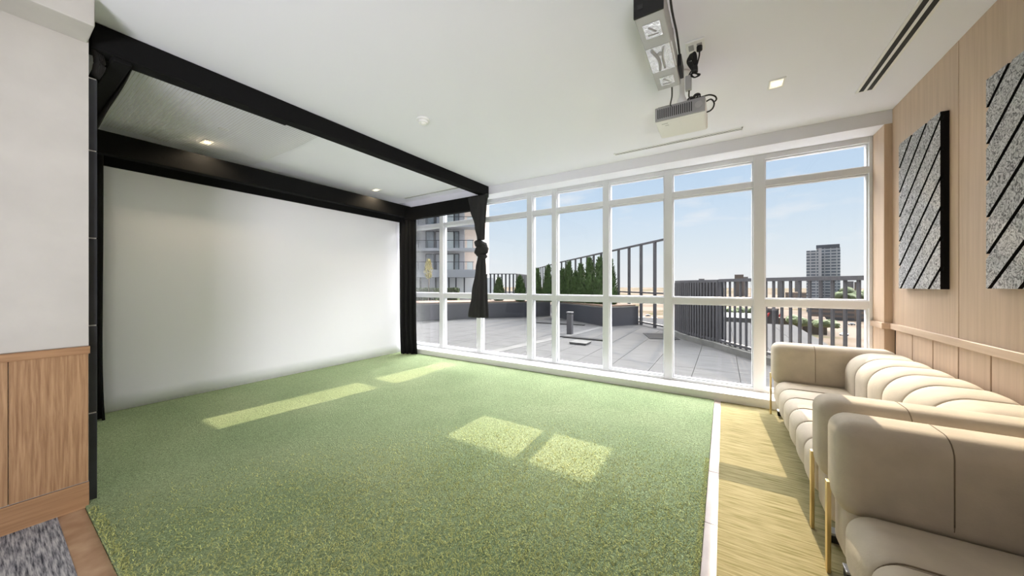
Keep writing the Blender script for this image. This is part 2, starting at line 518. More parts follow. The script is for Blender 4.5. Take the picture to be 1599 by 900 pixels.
VV = np.concatenate([field(380000, 0.014, 0.03), blades(1600, -3.2, -0.10, 0.347, 0.39, 0.014, 0.028), blades(2500, -0.12, -0.096, 0.36, 3.0, 0.008, 0.016)])
n = len(VV)
me = bpy.data.meshes.new('pile')
base = np.arange(n)[:, None] * 5
quads = base + np.array([0, 1, 2, 3]); tris = base + np.array([3, 2, 4])
me.vertices.add(n * 5); me.vertices.foreach_set('co', VV.reshape(-1))
loops = np.concatenate([quads, tris], 1).reshape(-1)
me.loops.add(len(loops)); me.loops.foreach_set('vertex_index', loops.astype(np.int32))
starts = (np.arange(n)[:, None] * 7 + np.array([0, 4])).reshape(-1)
me.polygons.add(n * 2); me.polygons.foreach_set('loop_start', starts.astype(np.int32))
me.update(calc_edges=True); me.validate()
me.materials.append(M['blade'])
po = bpy.data.objects.new('pile', me); COL.objects.link(po); po.parent = turf; po['kind'] = 'stuff'

# ================================================================== golf simulator bay
XS = -5.45
t = thing('projection_screen', 'large white impact screen filling the left side of the bay', 'projection screen', (XS, 2.6, 0.012))
def cloth_grid(bm, P, nu, nv):
    g = [[bm.verts.new(P(i / nu, j / nv)) for j in range(nv + 1)] for i in range(nu + 1)]
    for i in range(nu):
        for j in range(nv):
            bm.faces.new((g[i][j], g[i + 1][j], g[i + 1][j + 1], g[i][j + 1]))
bm = NB()
cloth_grid(bm, lambda u, v: (XS - 0.012 * math.sin(math.pi * u) * math.sin(math.pi * v), 0.62 + u * 3.92, 0.013 + v * 2.72), 24, 16)
o = obj('screen_cloth', bm, M['screen'], t, True)
sm_ = o.modifiers.new('thickness', 'SOLIDIFY'); sm_.thickness = 0.006; sm_.offset = -1
bm = NB(); box(bm, XS + 0.004, XS + 0.03, 0.60, 4.52, 2.585, 2.735, 0.008); obj('top_border', bm, M['black'], t)

t = thing('simulator_frame', 'black fabric wrapped frame around the golf simulator bay', 'simulator frame', (-4.3, 2.5, 0.012))
bm = NB(); box(bm, -3.45, -3.33, 0.375, 4.56, 2.838, 2.998, 0.008)
box(bm, -3.447, -3.327, 0.375, 1.52, 2.828, 2.842, 0.003)
obj('front_beam', bm, M['black'], t)
bm = NB(); box(bm, -5.30, -5.19, 0.46, 4.53, 2.655, 2.88, 0.01); obj('rear_beam', bm, M['black'], t)
bm = NB(); box(bm, -5.30, -3.34, 4.40, 4.50, 2.60, 2.835, 0.01); obj('window_side_beam', bm, M['black'], t)
bm = NB(); box(bm, -5.30, -3.34, 0.46, 0.55, 2.80, 2.995, 0.01); obj('wall_side_beam', bm, M['black'], t)
for yy in (0.50, 4.46):
    bm = NB(); tube(bm, [(-5.25, yy, 0.012), (-5.25, yy, 2.66)], 0.025, 12); obj('post', bm, M['blackpl'], t, True)

# curtains of the bay
def curtain_strip(name, label, pa, pb, z0, z1, folds, amp, hem=0.0):
    """a hanging curtain between two plan points with soft vertical folds"""
    pa, pb = Vector(pa), Vector(pb)
    d = pb - pa; nrm = Vector((-d.y, d.x)).normalized()
    bm = NB()
    def P(u, v):
        p = pa + d * u
        a_ = amp * (0.6 + 0.5 * (1 - v)) * math.sin(u * folds * 2 * math.pi + 0.6 * math.sin(3 * v + u * 5))
        q = p + nrm * a_
        return (q.x + hem * (1 - v) ** 6 * 1.0, q.y + hem * 0.4 * (1 - v) ** 6, z0 + (z1 - z0) * v)
    cloth_grid(bm, P, max(24, folds * 10), 18)
    o = obj(name, bm, M['drape2'], None, True)
    s_ = o.modifiers.new('thickness', 'SOLIDIFY'); s_.thickness = 0.006
    tag(o, label, 'curtain')
    return o
M['drape2'] = mat('black_velvet', (0.008, 0.008, 0.008), 0.8, spec=0.2)
curtain_strip('black_curtain', 'black curtain hanging to the turf in the far corner between screen and window', (-5.33, 4.36), (-5.02, 4.50), 0.015, 2.64, 4, 0.022, 0.03)
curtain_strip('black_curtain', 'narrow black curtain beside the charcoal tile strip at the near edge of the screen', (-5.36, 0.60), (-5.22, 0.66), 0.015, 2.64, 2, 0.018, 0.05)

# loose fabric valance in the top left corner
bm = NB()
def PV(u, v):
    x = -3.44 - u * 1.80
    return (x, 0.565 + 0.004 * math.sin(u * 11 + v * 3), 2.99 - (1 - v) * (0.165 + 0.05 * math.sin(math.pi * u) + 0.10 * u * u))
cloth_grid(bm, PV, 40, 8)
o = obj('fabric_valance', bm, M['drape'], None, True)
o.modifiers.new('thickness', 'SOLIDIFY').thickness = 0.006
tag(o, 'dark grey fabric valance sagging at the wall end of the bay ceiling', 'valance')
bm = NB()
for k in range(4):
    x = -3.352 - 0.012 * k
    pts = smoothpath([(x, 0.385 + 0.012 * k, 2.84), (x - 0.006, 0.40 + 0.010 * k, 2.76), (x + 0.004, 0.388 + 0.006 * k, 2.67)], 5)
    tube(bm, pts, [0.008 + 0.006 * math.sin(3 * j / len(pts)) for j in range(len(pts))], 8)
o = obj('fabric_tail', bm, M['drape'], None, True)
tag(o, 'small bunched dark fabric tail above the tile strip under the front beam', 'fabric')

# knotted curtain at the window end
t = thing('knotted_curtain', 'charcoal curtain tied in a knot at the window end of the bay', 'curtain', (-3.36, 4.36, 0.82))
def drape_loft(bm, rows, nf, seed, nseg=72):
    """rows: (z, cx, cy, half width, half depth, fold amplitude)"""
    rr = random.Random(seed); ph = rr.uniform(0, 6)
    rings = []
    for (z, cx, cy, hw, hd, am) in rows:
        ring = []
        for k in range(nseg):
            a = 2 * math.pi * k / nseg
            f = 1 + am * math.sin(nf * a + ph) + 0.5 * am * math.sin((nf * 2 - 3) * a + 2 * ph)
            ring.append(bm.verts.new((cx + hw * f * math.cos(a), cy + hd * f * math.sin(a), z)))
        rings.append(ring)
    for i in range(len(rings) - 1):
        for k in range(nseg):
            bm.faces.new((rings[i][k], rings[i][(k + 1) % nseg], rings[i + 1][(k + 1) % nseg], rings[i + 1][k]))
    bm.faces.new(rings[0][::-1]); bm.faces.new(rings[-1])
CY = 4.34
def interp_rows(keys, n):
    o = []
    for i in range(n + 1):
        z = keys[0][0] + (keys[-1][0] - keys[0][0]) * i / n
        for a, b in zip(keys[:-1], keys[1:]):
            lo, hi = min(a[0], b[0]), max(a[0], b[0])
            if lo - 1e-9 <= z <= hi + 1e-9:
                f = (z - a[0]) / (b[0] - a[0]); f = f * f * (3 - 2 * f)
                o.append((z,) + tuple(a[j] + (b[j] - a[j]) * f for j in range(1, 6)))
                break
    return o
bm = NB(); drape_loft(bm, interp_rows([(2.79, -3.395, CY, 0.19, 0.055, 0.10), (2.60, -3.385, CY, 0.155, 0.055, 0.10), (2.30, -3.345, CY, 0.095, 0.055, 0.09), (2.08, -3.325, CY, 0.065, 0.05, 0.06)], 22), 9, 1)
obj('upper_drape', bm, M['drape'], t, True)
bm = NB(); drape_loft(bm, interp_rows([(1.84, -3.31, CY, 0.065, 0.05, 0.06), (1.60, -3.33, CY, 0.09, 0.06, 0.10), (1.2, -3.36, CY, 0.135, 0.075, 0.13), (0.83, -3.39, CY, 0.175, 0.085, 0.15), (0.82, -3.39, CY, 0.17, 0.08, 0.15)], 26), 9, 2)
obj('lower_drape', bm, M['drape'], t, True)
bm = NB()
def knot_ring(bm, c, tilt, R, r_, sq):
    Mx = Matrix.Rotation(tilt, 3, 'Y')
    nu, nv = 36, 16
    g = []
    for i in range(nu):
        a = 2 * math.pi * i / nu
        row = []
        for j in range(nv):
            b = 2 * math.pi * j / nv
            rr = r_ * (1 + 0.10 * math.sin(5 * b + 2 * a))
            q = Vector(((R + rr * math.cos(b)) * math.cos(a), (R * 0.75 + rr * math.cos(b)) * math.sin(a), rr * sq * math.sin(b)))
            row.append(bm.verts.new(Mx @ q + Vector(c)))
        g.append(row)
    for i in range(nu):
        for j in range(nv):
            bm.faces.new((g[i][j], g[(i + 1) % nu][j], g[(i + 1) % nu][(j + 1) % nv], g[i][(j + 1) % nv]))
knot_ring(bm, (-3.325, CY, 2.00), 0.45, 0.062, 0.058, 1.0)
knot_ring(bm, (-3.305, CY - 0.012, 1.90), -0.35, 0.064, 0.060, 1.15)
knot_ring(bm, (-3.30, CY, 1.82), 0.25, 0.045, 0.045, 0.9)
obj('knot', bm, M['drape'], t, True)
bm = NB(); tube(bm, [(-3.56, CY, 2.795), (-3.215, CY, 2.795)], 0.014, 12); obj('rod', bm, M['blackpl'], t, True)
bm = NB(); lathe(bm, (-3.215, CY, 2.775), [(0.02, 0), (0.034, 0.004), (0.034, 0.022), (0.02, 0.027)], 20, 'X'); obj('end_cap', bm, M['blackpl'], t, True)

# ceiling net of the bay
def net_mat():
    m = bpy.data.materials.new('grey_net')
    N, L = nodes(m)
    b = N['Principled BSDF']; b.inputs['Base Color'].default_value = (0.54, 0.53, 0.52, 1); b.inputs['Roughness'].default_value = 0.8
    o = N['Material Output']
    t = N.new('ShaderNodeTexCoord'); s_ = N.new('ShaderNodeSeparateXYZ'); L.new(t.outputs['Object'], s_.inputs[0])
    vals = []
    for ax in ('X', 'Y'):
        a = N.new('ShaderNodeMath'); a.operation = 'MULTIPLY'; a.inputs[1].default_value = 1 / 0.022; L.new(s_.outputs[ax], a.inputs[0])
        f = N.new('ShaderNodeMath'); f.operation = 'FRACT'; L.new(a.outputs[0], f.inputs[0])
        c = N.new('ShaderNodeMath'); c.operation = 'LESS_THAN'; c.inputs[1].default_value = 0.19; L.new(f.outputs[0], c.inputs[0])
        vals.append(c)
    mx = N.new('ShaderNodeMath'); mx.operation = 'MAXIMUM'; L.new(vals[0].outputs[0], mx.inputs[0]); L.new(vals[1].outputs[0], mx.inputs[1])
    tr = N.new('ShaderNodeBsdfTransparent'); ms = N.new('ShaderNodeMixShader')
    L.new(mx.outputs[0], ms.inputs[0]); L.new(tr.outputs[0], ms.inputs[1]); L.new(b.outputs[0], ms.inputs[2]); L.new(ms.outputs[0], o.inputs[0])
    return m
bm = NB()
cloth_grid(bm, lambda u, v: (-5.2 + u * 1.76, 0.57 + v * 1.35, 2.93 - 0.02 * math.sin(math.pi * u) - 0.004 * math.sin(v * 21)), 16, 24)
o = obj('safety_net', bm, net_mat(), None, True)
tag(o, 'grey ball net stretched under the ceiling at the wall end of the bay', 'net')

# ================================================================== ceiling fittings
M['lampglow'] = emis('warm_lamp_glow', (1.0, 0.72, 0.38), 9.0)
def downlight(x, y, sx, sy, label, warm=(1.0, 0.80, 0.55), power=LAMP_POWER):
    t = thing('recessed_downlight', label, 'ceiling light', (x, y, HC), 'recessed downlights')
    bm = NB()
    b_ = 0.014
    for (a0, a1, c0, c1) in ((-sx, -sx + b_, -sy, sy), (sx - b_, sx, -sy, sy), (-sx + b_, sx - b_, -sy, -sy + b_), (-sx + b_, sx - b_, sy - b_, sy)):
        box(bm, x + a0, x + a1, y + c0, y + c1, HC - 0.007, HC - 0.0005)
    obj('trim_ring', bm, M['whitepl'], t)
    bm = NB(); box(bm, x - sx + b_, x + sx - b_, y - sy + b_, y + sy - b_, HC - 0.004, HC - 0.0005)
    obj('reflector', bm, emis('reflector_glow', (1.0, 0.85, 0.60), 0.75) if 'reflector_glow' not in bpy.data.materials else bpy.data.materials['reflector_glow'], t)
    bm = NB(); lathe(bm, (x, y, HC - 0.010), [(0.012, 0), (0.028, 0.002), (0.028, 0.006)], 20)
    obj('lamp', bm, M['lampglow'], t)
    l = bpy.data.lights.new('downlight_beam', 'SPOT'); l.energy = power; l.color = warm; l.spot_size = math.radians(150); l.spot_blend = 0.6; l.shadow_soft_size = 0.04
    lo = bpy.data.objects.new('downlight_beam', l); COL.objects.link(lo); lo.parent = t; lo.location = (0, 0, -0.02)
    return t
downlight(0.365, 3.48, 0.055, 0.075, 'lit square recessed downlight in the open ceiling near the right slot vent')
downlight(-5.05, 1.41, 0.10, 0.05, 'lit recessed downlight above the screen beam near the ball net', power=34.0)
downlight(-5.10, 3.68, 0.10, 0.05, 'lit recessed downlight above the screen beam toward the window end', power=34.0)

t = thing('smoke_detector', 'white round smoke detector on the ceiling left of the projector', 'smoke detector', (-2.53, 2.36, HC))
bm = NB(); lathe(bm, (-2.53, 2.36, HC), [(0.062, -0.0005), (0.062, -0.014), (0.056, -0.018), (0.046, -0.020)], 40); obj('base_plate', bm, M['whitepl'], t, False)
bm = NB(); lathe(bm, (-2.53, 2.36, HC), [(0.045, -0.020), (0.048, -0.028), (0.044, -0.040), (0.030, -0.044)], 40); obj('sensor_ring', bm, M['whitepl'], t)
bm = NB(); lathe(bm, (-2.53, 2.36, HC), [(0.028, -0.044), (0.024, -0.054), (0.010, -0.058)], 32); obj('cap', bm, M['whitepl'], t)
bm = NB(); lathe(bm, (-4.48, 1.385, HC), [(0.045, -0.0005), (0.045, -0.004), (0.036, -0.007)], 32)
tag(obj('sprinkler_cover', bm, M['whitepl']), 'flat round sprinkler cover on the bay ceiling above the ball net', 'sprinkler')

def slot_vent(label, x0, x1, y0, y1, axis):
    t = thing('slot_vent', label, 'air vent', ((x0 + x1) / 2, (y0 + y1) / 2, HC), 'linear slot vents')
    bm = NB()
    z0, z1 = HC - 0.006, HC - 0.0005
    if axis == 'X':
        w = (y1 - y0)
        ys = [(y0, y0 + 0.22 * w), (y0 + 0.42 * w, y0 + 0.58 * w), (y1 - 0.22 * w, y1)]
        for a, b in ys: box(bm, x0, x1, a, b, z0, z1)
        box(bm, x0, x0 + 0.012, y0, y1, z0, z1); box(bm, x1 - 0.012, x1, y0, y1, z0, z1)
        slots = [(x0 + 0.012, x1 - 0.012, ys[0][1], ys[1][0]), (x0 + 0.012, x1 - 0.012, ys[1][1], ys[2][0])]
    else:
        w = (x1 - x0)
        xs = [(x0, x0 + 0.16 * w), (x0 + 0.42 * w, x0 + 0.58 * w), (x1 - 0.16 * w, x1)]
        for a, b in xs: box(bm, a, b, y0, y1, z0, z1)
        box(bm, x0, x1, y0, y0 + 0.012, z0, z1); box(bm, x0, x1, y1 - 0.012, y1, z0, z1)
        slots = [(xs[0][1], xs[1][0], y0 + 0.012, y1 - 0.012), (xs[1][1], xs[2][0], y0 + 0.012, y1 - 0.012)]
    obj('flange', bm, M['whitepl'], t)
    for s_ in slots:
        bm = NB(); box(bm, s_[0], s_[1], s_[2], s_[3], HC - 0.0056, HC - 0.0005); obj('slot', bm, M['slot'], t)
slot_vent('long white slot vent in the ceiling beside the window bulkhead', -1.17, 0.17, 4.255, 4.325, 'X')
slot_vent('black double slot vent in the ceiling along the oak wall', 0.955, 1.075, 1.6, 4.02, 'Y')
slot_vent('grey slot vent in the bay ceiling near the window side beam', -5.15, -3.55, 4.30, 4.365, 'X')

# launch monitor: long silver box with dark end and three windows, hung under the ceiling
t = thing('launch_monitor', 'long silver overhead launch monitor with clear windows, hung from the ceiling', 'launch monitor', (-0.32, 2.15, HC))
X0, X1, Z0, Z1, YA, YB = -0.388, -0.248, 2.70, 2.825, 1.775, 2.535
bm = NB()
box(bm, X0, X1, YA + 0.012, YB, Z0 + 0.004, Z1, 0.006)
obj('housing', bm, M['alu'], t)
bm = NB(); box(bm, X0 - 0.001, X1 + 0.001, YA, YA + 0.014, Z0, Z1 + 0.002, 0.004); obj('end_plate', bm, M['blackpl'], t)
bm = NB(); box(bm, X0 + 0.02, X0 + 0.045, YA - 0.003, YA + 0.001, 2.735, 2.76); obj('socket', bm, M['slot'], t)
for (a, b, c, d_, mm) in ((1.85, 1.965, X0 + 0.028, X1 - 0.028, 'chrome'), (2.05, 2.30, X0 + 0.006, X1 - 0.006, 'chrome'), (2.375, 2.475, X0 + 0.03, X1 - 0.026, 'chrome')):
    bm = NB(); box(bm, c, d_, a, b, Z0 - 0.0005, Z0 + 0.005, 0.001, 1); p = obj('lens_window', bm, M['chrome'], t)
    bm = NB()
    cx_, cy_ = (c + d_) / 2, (a + b) / 2
    if b - a > 0.2:
        tube(bm, smoothpath([(c + 0.03, a + 0.02, Z0 - 0.002), (cx_ - 0.01, cy_, Z0 - 0.002), (c + 0.045, b - 0.02, Z0 - 0.002)], 6), 0.008, 8)
        tube(bm, smoothpath([(d_ - 0.035, a + 0.02, Z0 - 0.002), (cx_ + 0.012, cy_ - 0.02, Z0 - 0.002), (cx_ + 0.01, b - 0.03, Z0 - 0.002)], 6), 0.006, 8)
        lathe(bm, (cx_ + 0.005, cy_ - 0.055, Z0 - 0.004), [(0.016, 0), (0.018, 0.003), (0.018, 0.006)], 20)
    else:
        prism(bm, [(cx_ - 0.03, cy_ + 0.022), (cx_ + 0.028, cy_ + 0.03), (cx_ + 0.02, cy_ + 0.038), (cx_ - 0.028, cy_ + 0.034)], Z0 - 0.0015, Z0 + 0.002)
        prism(bm, [(cx_ - 0.022, cy_ - 0.03), (cx_ - 0.012, cy_ - 0.034), (cx_ + 0.018, cy_ + 0.012), (cx_ + 0.010, cy_ + 0.016)], Z0 - 0.0015, Z0 + 0.002)
    obj('lens', bm, M['greypl'], p)
bm = NB()
for k in range(17):
    yk = 2.06 + k * 0.014
    box(bm, X1 - 0.003, X1 + 0.003, yk, yk + 0.008, Z0 + 0.002, Z0 + 0.012)
obj('indicator_strip', bm, M['whitepl'], t)
for yy in (1.95, 2.40):
    bm = NB(); box(bm, -0.36, -0.275, yy - 0.03, yy + 0.03, Z1, HC - 0.0005, 0.003); obj('ceiling_bracket', bm, M['greypl'], t)
bm = NB(); box(bm, X1 + 0.001, X1 + 0.022, 2.36, 2.52, 2.735, 2.81, 0.004); obj('cable_box', bm, M['blackpl'], t)
bm = NB(); tube(bm, smoothpath([(X1 + 0.012, 2.40, 2.80), (X1 + 0.014, 2.2, 2.835), (X1 + 0.012, 2.0, 2.83), (X1 + 0.016, 1.85, 2.84), (X1 + 0.012, 1.72, 2.86), (X1 + 0.03, 1.66, 2.90), (X1 + 0.01, 1.72, 2.996)], 6), 0.006, 8)
obj('signal_cable', bm, M['blackpl'], t, True)

# projector
t = thing('projector', 'white ceiling projector with a grey vent grille facing the room', 'projector', (-0.28, 2.95, HC))
px0, px1, py0, py1, pz0, pz1 = -0.452, -0.108, 2.785, 3.13, 2.60, 2.715
bm = NB(); box(bm, px0, px1, py0 + 0.012, py1, pz0, pz1, 0.016, 3); weighted(obj('body', bm, M['whitepl'], t))
bm = NB(); box(bm, px0 + 0.004, px1 - 0.004, py0, py0 + 0.016, pz0 + 0.006, pz1 - 0.004, 0.005); g = obj('front_grille', bm, M['greypl'], t)
bm = NB()
for k in range(17):
    xk = px0 + 0.022 + k * 0.0142
    box(bm, xk, xk + 0.006, py0 - 0.003, py0 + 0.004, pz0 + 0.024, pz1 - 0.022)
obj('louvre', bm, M['slot'], g)
bm = NB(); lathe(bm, (px1 - 0.046, py0 - 0.003, (pz0 + pz1) / 2 + 0.002), [(0.024, 0), (0.026, 0.003), (0.026, 0.006)], 28, 'Y'); obj('focus_ring', bm, M['alu'], g)
for (xx, yy, sx_, sy_) in ((-0.40, 2.84, 0.008, 0.003), (-0.378, 2.84, 0.014, 0.003), (-0.375, 2.875, 0.013, 0.003), (-0.29, 2.88, 0.007, 0.025)):
    bm = NB(); box(bm, xx - sx_, xx + sx_, yy - sy_, yy + sy_, pz0 - 0.0015, pz0 + 0.004); obj('rating_mark', bm, M['greypl'] if sy_ < 0.01 else M['whitepl'], t)
bm = NB(); box(bm, px0 + 0.02, px0 + 0.10, py0 + 0.03, py0 + 0.09, pz1, pz1 + 0.012, 0.003); obj('control_panel', bm, M['blackpl'], t)
bm = NB(); lathe(bm, (-0.275, 2.93, 0), [(0.055, pz1), (0.055, pz1 + 0.008), (0.024, pz1 + 0.02), (0.034, pz1 + 0.05), (0.036, pz1 + 0.07), (0.024, pz1 + 0.10), (0.018, pz1 + 0.12), (0.018, HC - 0.012), (0.06, HC - 0.012), (0.06, HC - 0.0005)], 28)
weighted(obj('ceiling_mount', bm, M['whitepl'], t))
for k in range(3):
    a = 2.1 * k + 0.4
    bm = NB(); tube(bm, [(-0.275, 2.93, pz1 + 0.018), (-0.275 + 0.10 * math.cos(a), 2.93 + 0.10 * math.sin(a), pz1 + 0.004)], 0.007, 8); obj('mount_arm', bm, M['alu'], t)

# outlet, cords
t = thing('ceiling_outlet', 'white double socket plate on the ceiling beside the launch monitor', 'socket', (-0.165, 2.63, HC))
bm = NB(); box(bm, -0.222, -0.108, 2.565, 2.695, HC - 0.012, HC - 0.0005, 0.004); obj('cover_plate', bm, M['whitepl'], t)
for xx in (-0.19, -0.14):
    bm = NB(); box(bm, xx - 0.016, xx + 0.016, 2.60, 2.66, HC - 0.016, HC - 0.011, 0.002); obj('socket_face', bm, M['greypl'], t)
t = thing('extension_cord', 'coiled black power cord with plug hanging from the ceiling outlet', 'power cord', (-0.165, 2.63, 2.9))
bm = NB(); lathe(bm, (-0.14, 2.63, 0), [(0.012, HC - 0.05), (0.018, HC - 0.045), (0.018, HC - 0.018), (0.014, HC - 0.016)], 16); obj('plug', bm, M['blackpl'], t)
bm = NB()
tube(bm, smoothpath([(-0.14, 2.63, 2.955), (-0.142, 2.635, 2.92), (-0.155, 2.64, 2.87), (-0.165, 2.645, 2.84)], 6), 0.005, 8)
for k in range(5):
    dx = -0.006 * k; r1 = 0.016 + 0.003 * k
    tube(bm, smoothpath([(-0.165 + dx * 0.5, 2.64 + 0.004 * k, 2.83), (-0.185 + dx - r1 * 0.2, 2.64, 2.90), (-0.18 + dx, 2.64, 2.955 - 0.004 * k), (-0.165 + dx, 2.645, 2.955), (-0.158 + dx, 2.65, 2.90), (-0.168 + dx * 0.5, 2.65, 2.83), (-0.165 + r1, 2.65, 2.80), (-0.17, 2.64, 2.785), (-0.18 - r1 * 0.5, 2.64, 2.81), (-0.168, 2.64, 2.83)], 5), 0.0048, 8)
obj('cable', bm, M['blackpl'], t, True)
bm = NB(); box(bm, -0.19, -0.15, 2.62, 2.665, 2.82, 2.86, 0.008); obj('cable_tie', bm, M['blackpl'], t)
t = thing('power_adapter', 'grey power adapter hanging between launch monitor and projector', 'power adapter', (-0.205, 2.66, 2.74))
bm = NB(); box(bm, -0.228, -0.190, 2.64, 2.675, 2.715, 2.815, 0.005); obj('case', bm, M['greypl'], t)
bm = NB(); tube(bm, smoothpath([(-0.208, 2.655, 2.815), (-0.195, 2.65, 2.835), (-0.18, 2.645, 2.845)], 5), 0.005, 8); obj('cable', bm, M['blackpl'], t, True)
t = thing('projector_cable', 'black looped cable running into the top of the projector', 'cable', (-0.2, 2.86, 2.72))
bm = NB()
tube(bm, smoothpath([(-0.205, 2.66, 2.716), (-0.21, 2.72, 2.70), (-0.20, 2.80, 2.735), (-0.215, 2.83, 2.745)], 6), 0.005, 8)
for k in range(4):
    c = Vector((-0.205 + 0.012 * k, 2.835, 2.738 + 0.006 * (k % 2)))
    ring = [c + Vector((0.022 * math.cos(a), 0.010 * math.sin(a), 0.016 * math.sin(a + k))) for a in [2 * math.pi * j / 14 for j in range(15)]]
    tube(bm, ring, 0.006, 8, False)
tube(bm, smoothpath([(-0.205, 2.84, 2.74), (-0.14, 2.84, 2.735), (-0.09, 2.86, 2.745), (-0.055, 2.88, 2.735), (-0.045, 2.90, 2.72), (-0.055, 2.91, 2.71)], 6), 0.0055, 8)
tube(bm, smoothpath([(-0.112, 2.87, 2.705), (-0.08, 2.87, 2.715), (-0.06, 2.88, 2.69), (-0.065, 2.89, 2.66), (-0.085, 2.90, 2.645), (-0.112, 2.90, 2.64)], 6), 0.0055, 8)
tube(bm, smoothpath([(-0.30, 2.53, 2.72), (-0.31, 2.62, 2.69), (-0.335, 2.74, 2.685), (-0.33, 2.84, 2.725)], 6), 0.005, 8)
obj('cable', bm, M['blackpl'], t, True)

# ================================================================== acoustic panels on the oak wall
def swirl_mat():
    m = bpy.data.materials.new('grey_fibre_felt')
    N, L = nodes(m)
    b = N['Principled BSDF']; b.inputs['Roughness'].default_value = 0.95; b.inputs['Specular IOR Level'].default_value = 0.1
    t = N.new('ShaderNodeTexCoord')
    n = N.new('ShaderNodeTexNoise'); n.inputs['Scale'].default_value = 30; n.inputs['Detail'].default_value = 2; n.inputs['Distortion'].default_value = 3.0
    L.new(t.outputs['Object'], n.inputs['Vector'])
    r = N.new('ShaderNodeValToRGB')
    r.color_ramp.elements[0].position = 0.36; r.color_ramp.elements[0].color = (0.14, 0.14, 0.15, 1)
    r.color_ramp.elements[1].position = 0.60; r.color_ramp.elements[1].color = (0.58, 0.58, 0.61, 1)
    q = r.color_ramp.elements.new(0.48); q.color = (0.38, 0.38, 0.40, 1)
    L.new(n.outputs['Fac'], r.inputs[0]); L.new(r.outputs[0], b.inputs['Base Color'])
    bp = N.new('ShaderNodeBump'); bp.inputs['Strength'].default_value = 0.5; bp.inputs['Distance'].default_value = 0.006
    L.new(n.outputs['Fac'], bp.inputs['Height']); L.new(bp.outputs[0], b.inputs['Normal'])
    return m
M['felt'] = swirl_mat()
M['feltback'] = mat('charcoal_felt_backing', (0.010, 0.010, 0.011), 0.95, spec=0.1)
def clip(poly, a, b, c):
    """keep the part of a 2-D polygon where a*x+b*y <= c"""
    o = []
    for i in range(len(poly)):
        p, q = poly[i], poly[(i + 1) % len(poly)]
        dp, dq = a * p[0] + b * p[1] - c, a * q[0] + b * q[1] - c
        if dp <= 0: o.append(p)
        if dp * dq < 0:
            f = dp / (dp - dq); o.append((p[0] + f * (q[0] - p[0]), p[1] + f * (q[1] - p[1])))
    return o
def acoustic_panel(label, ya, yb, za, zb):
    t = thing('acoustic_panel', label, 'acoustic panel', (XR, (ya + yb) / 2, za), 'grey acoustic panels on the oak wall')
    bm = NB(); box(bm, 1.312, XR - 0.0005, ya, yb, za, zb, 0.002, 1); obj('backing_board', bm, M['feltback'], t)
    # ribs rise to the right in the room (towards -Y)
    ux, uz = -0.74, 0.673
    nx, nz = uz, -ux
    cs = [nx * y + nz * z for y in (ya, yb) for z in (za, zb)]
    pitch = 0.158
    c = min(cs) - 0.05
    while c < max(cs):
        poly = [(ya, za), (yb, za), (yb, zb), (ya, zb)]
        poly = clip(poly, nx, nz, c + pitch - 0.012)
        if len(poly) >= 3: poly = clip(poly, -nx, -nz, -(c + 0.012))
        if len(poly) >= 3:
            ar = abs(sum(poly[i][0] * poly[(i + 1) % len(poly)][1] - poly[(i + 1) % len(poly)][0] * poly[i][1] for i in range(len(poly)))) / 2
            if ar > 0.0008:
                bm = NB(); prism(bm, poly, 1.296, 1.313, 'X')
                rb = obj('felt_rib', bm, M['felt'], t)
                rb.data.materials.append(M['feltback'])          # side faces take the dark backing colour, darkening the grooves
                for p in rb.data.polygons:
                    if abs(p.normal.x) < 0.5: p.material_index = 1
        c += pitch
acoustic_panel('grey ribbed felt acoustic panel nearest the window on the oak wall', 3.625, 4.29, 1.318, 2.575)
acoustic_panel('grey ribbed felt acoustic panel cut by the right picture edge', 2.475, 3.135, 1.328, 2.545)

# ================================================================== sofas
def swept(bm, prof, ys, inset):
    """sweep a closed XZ profile along Y; inset(y) pulls the section in toward its centre line"""
    n = len(prof)
    nr = []
    for i in range(n):
        p, q = Vector(prof[i - 1]), Vector(prof[(i + 1) % n])
        d = q - p
        nr.append(Vector((d.y, -d.x)).normalized() if d.length > 1e-9 else Vector((0, 0)))
    A = sum(prof[i][0] * prof[(i + 1) % n][1] - prof[(i + 1) % n][0] * prof[i][1] for i in range(n))
    sg = 1 if A > 0 else -1
    rings = []
    for y in ys:
        k = inset(y)
        rings.append([bm.verts.new((prof[i][0] - sg * nr[i].x * k, y, prof[i][1] - sg * nr[i].y * k)) for i in range(n)])
    for i in range(len(rings) - 1):
        for k in range(n):
            bm.faces.new((rings[i][k], rings[i][(k + 1) % n], rings[i + 1][(k + 1) % n], rings[i + 1][k]))
    bm.faces.new(rings[0][::-1]); bm.faces.new(rings[-1])

def rrect(x0, x1, z0, z1, r, seg=8):
    """rounded rectangle, r = radii (x0z0, x1z0, x1z1, x0z1)"""
    o = []
    for (cx, cz, a0, rr) in ((x0 + r[0], z0 + r[0], math.pi, r[0]), (x1 - r[1], z0 + r[1], 1.5 * math.pi, r[1]), (x1 - r[2], z1 - r[2], 0, r[2]), (x0 + r[3], z1 - r[3], 0.5 * math.pi, r[3])):
        for k in range(seg + 1):
            a = a0 + 0.5 * math.pi * k / seg
            o.append((cx + rr * math.cos(a), cz + rr * math.sin(a)))
    return o

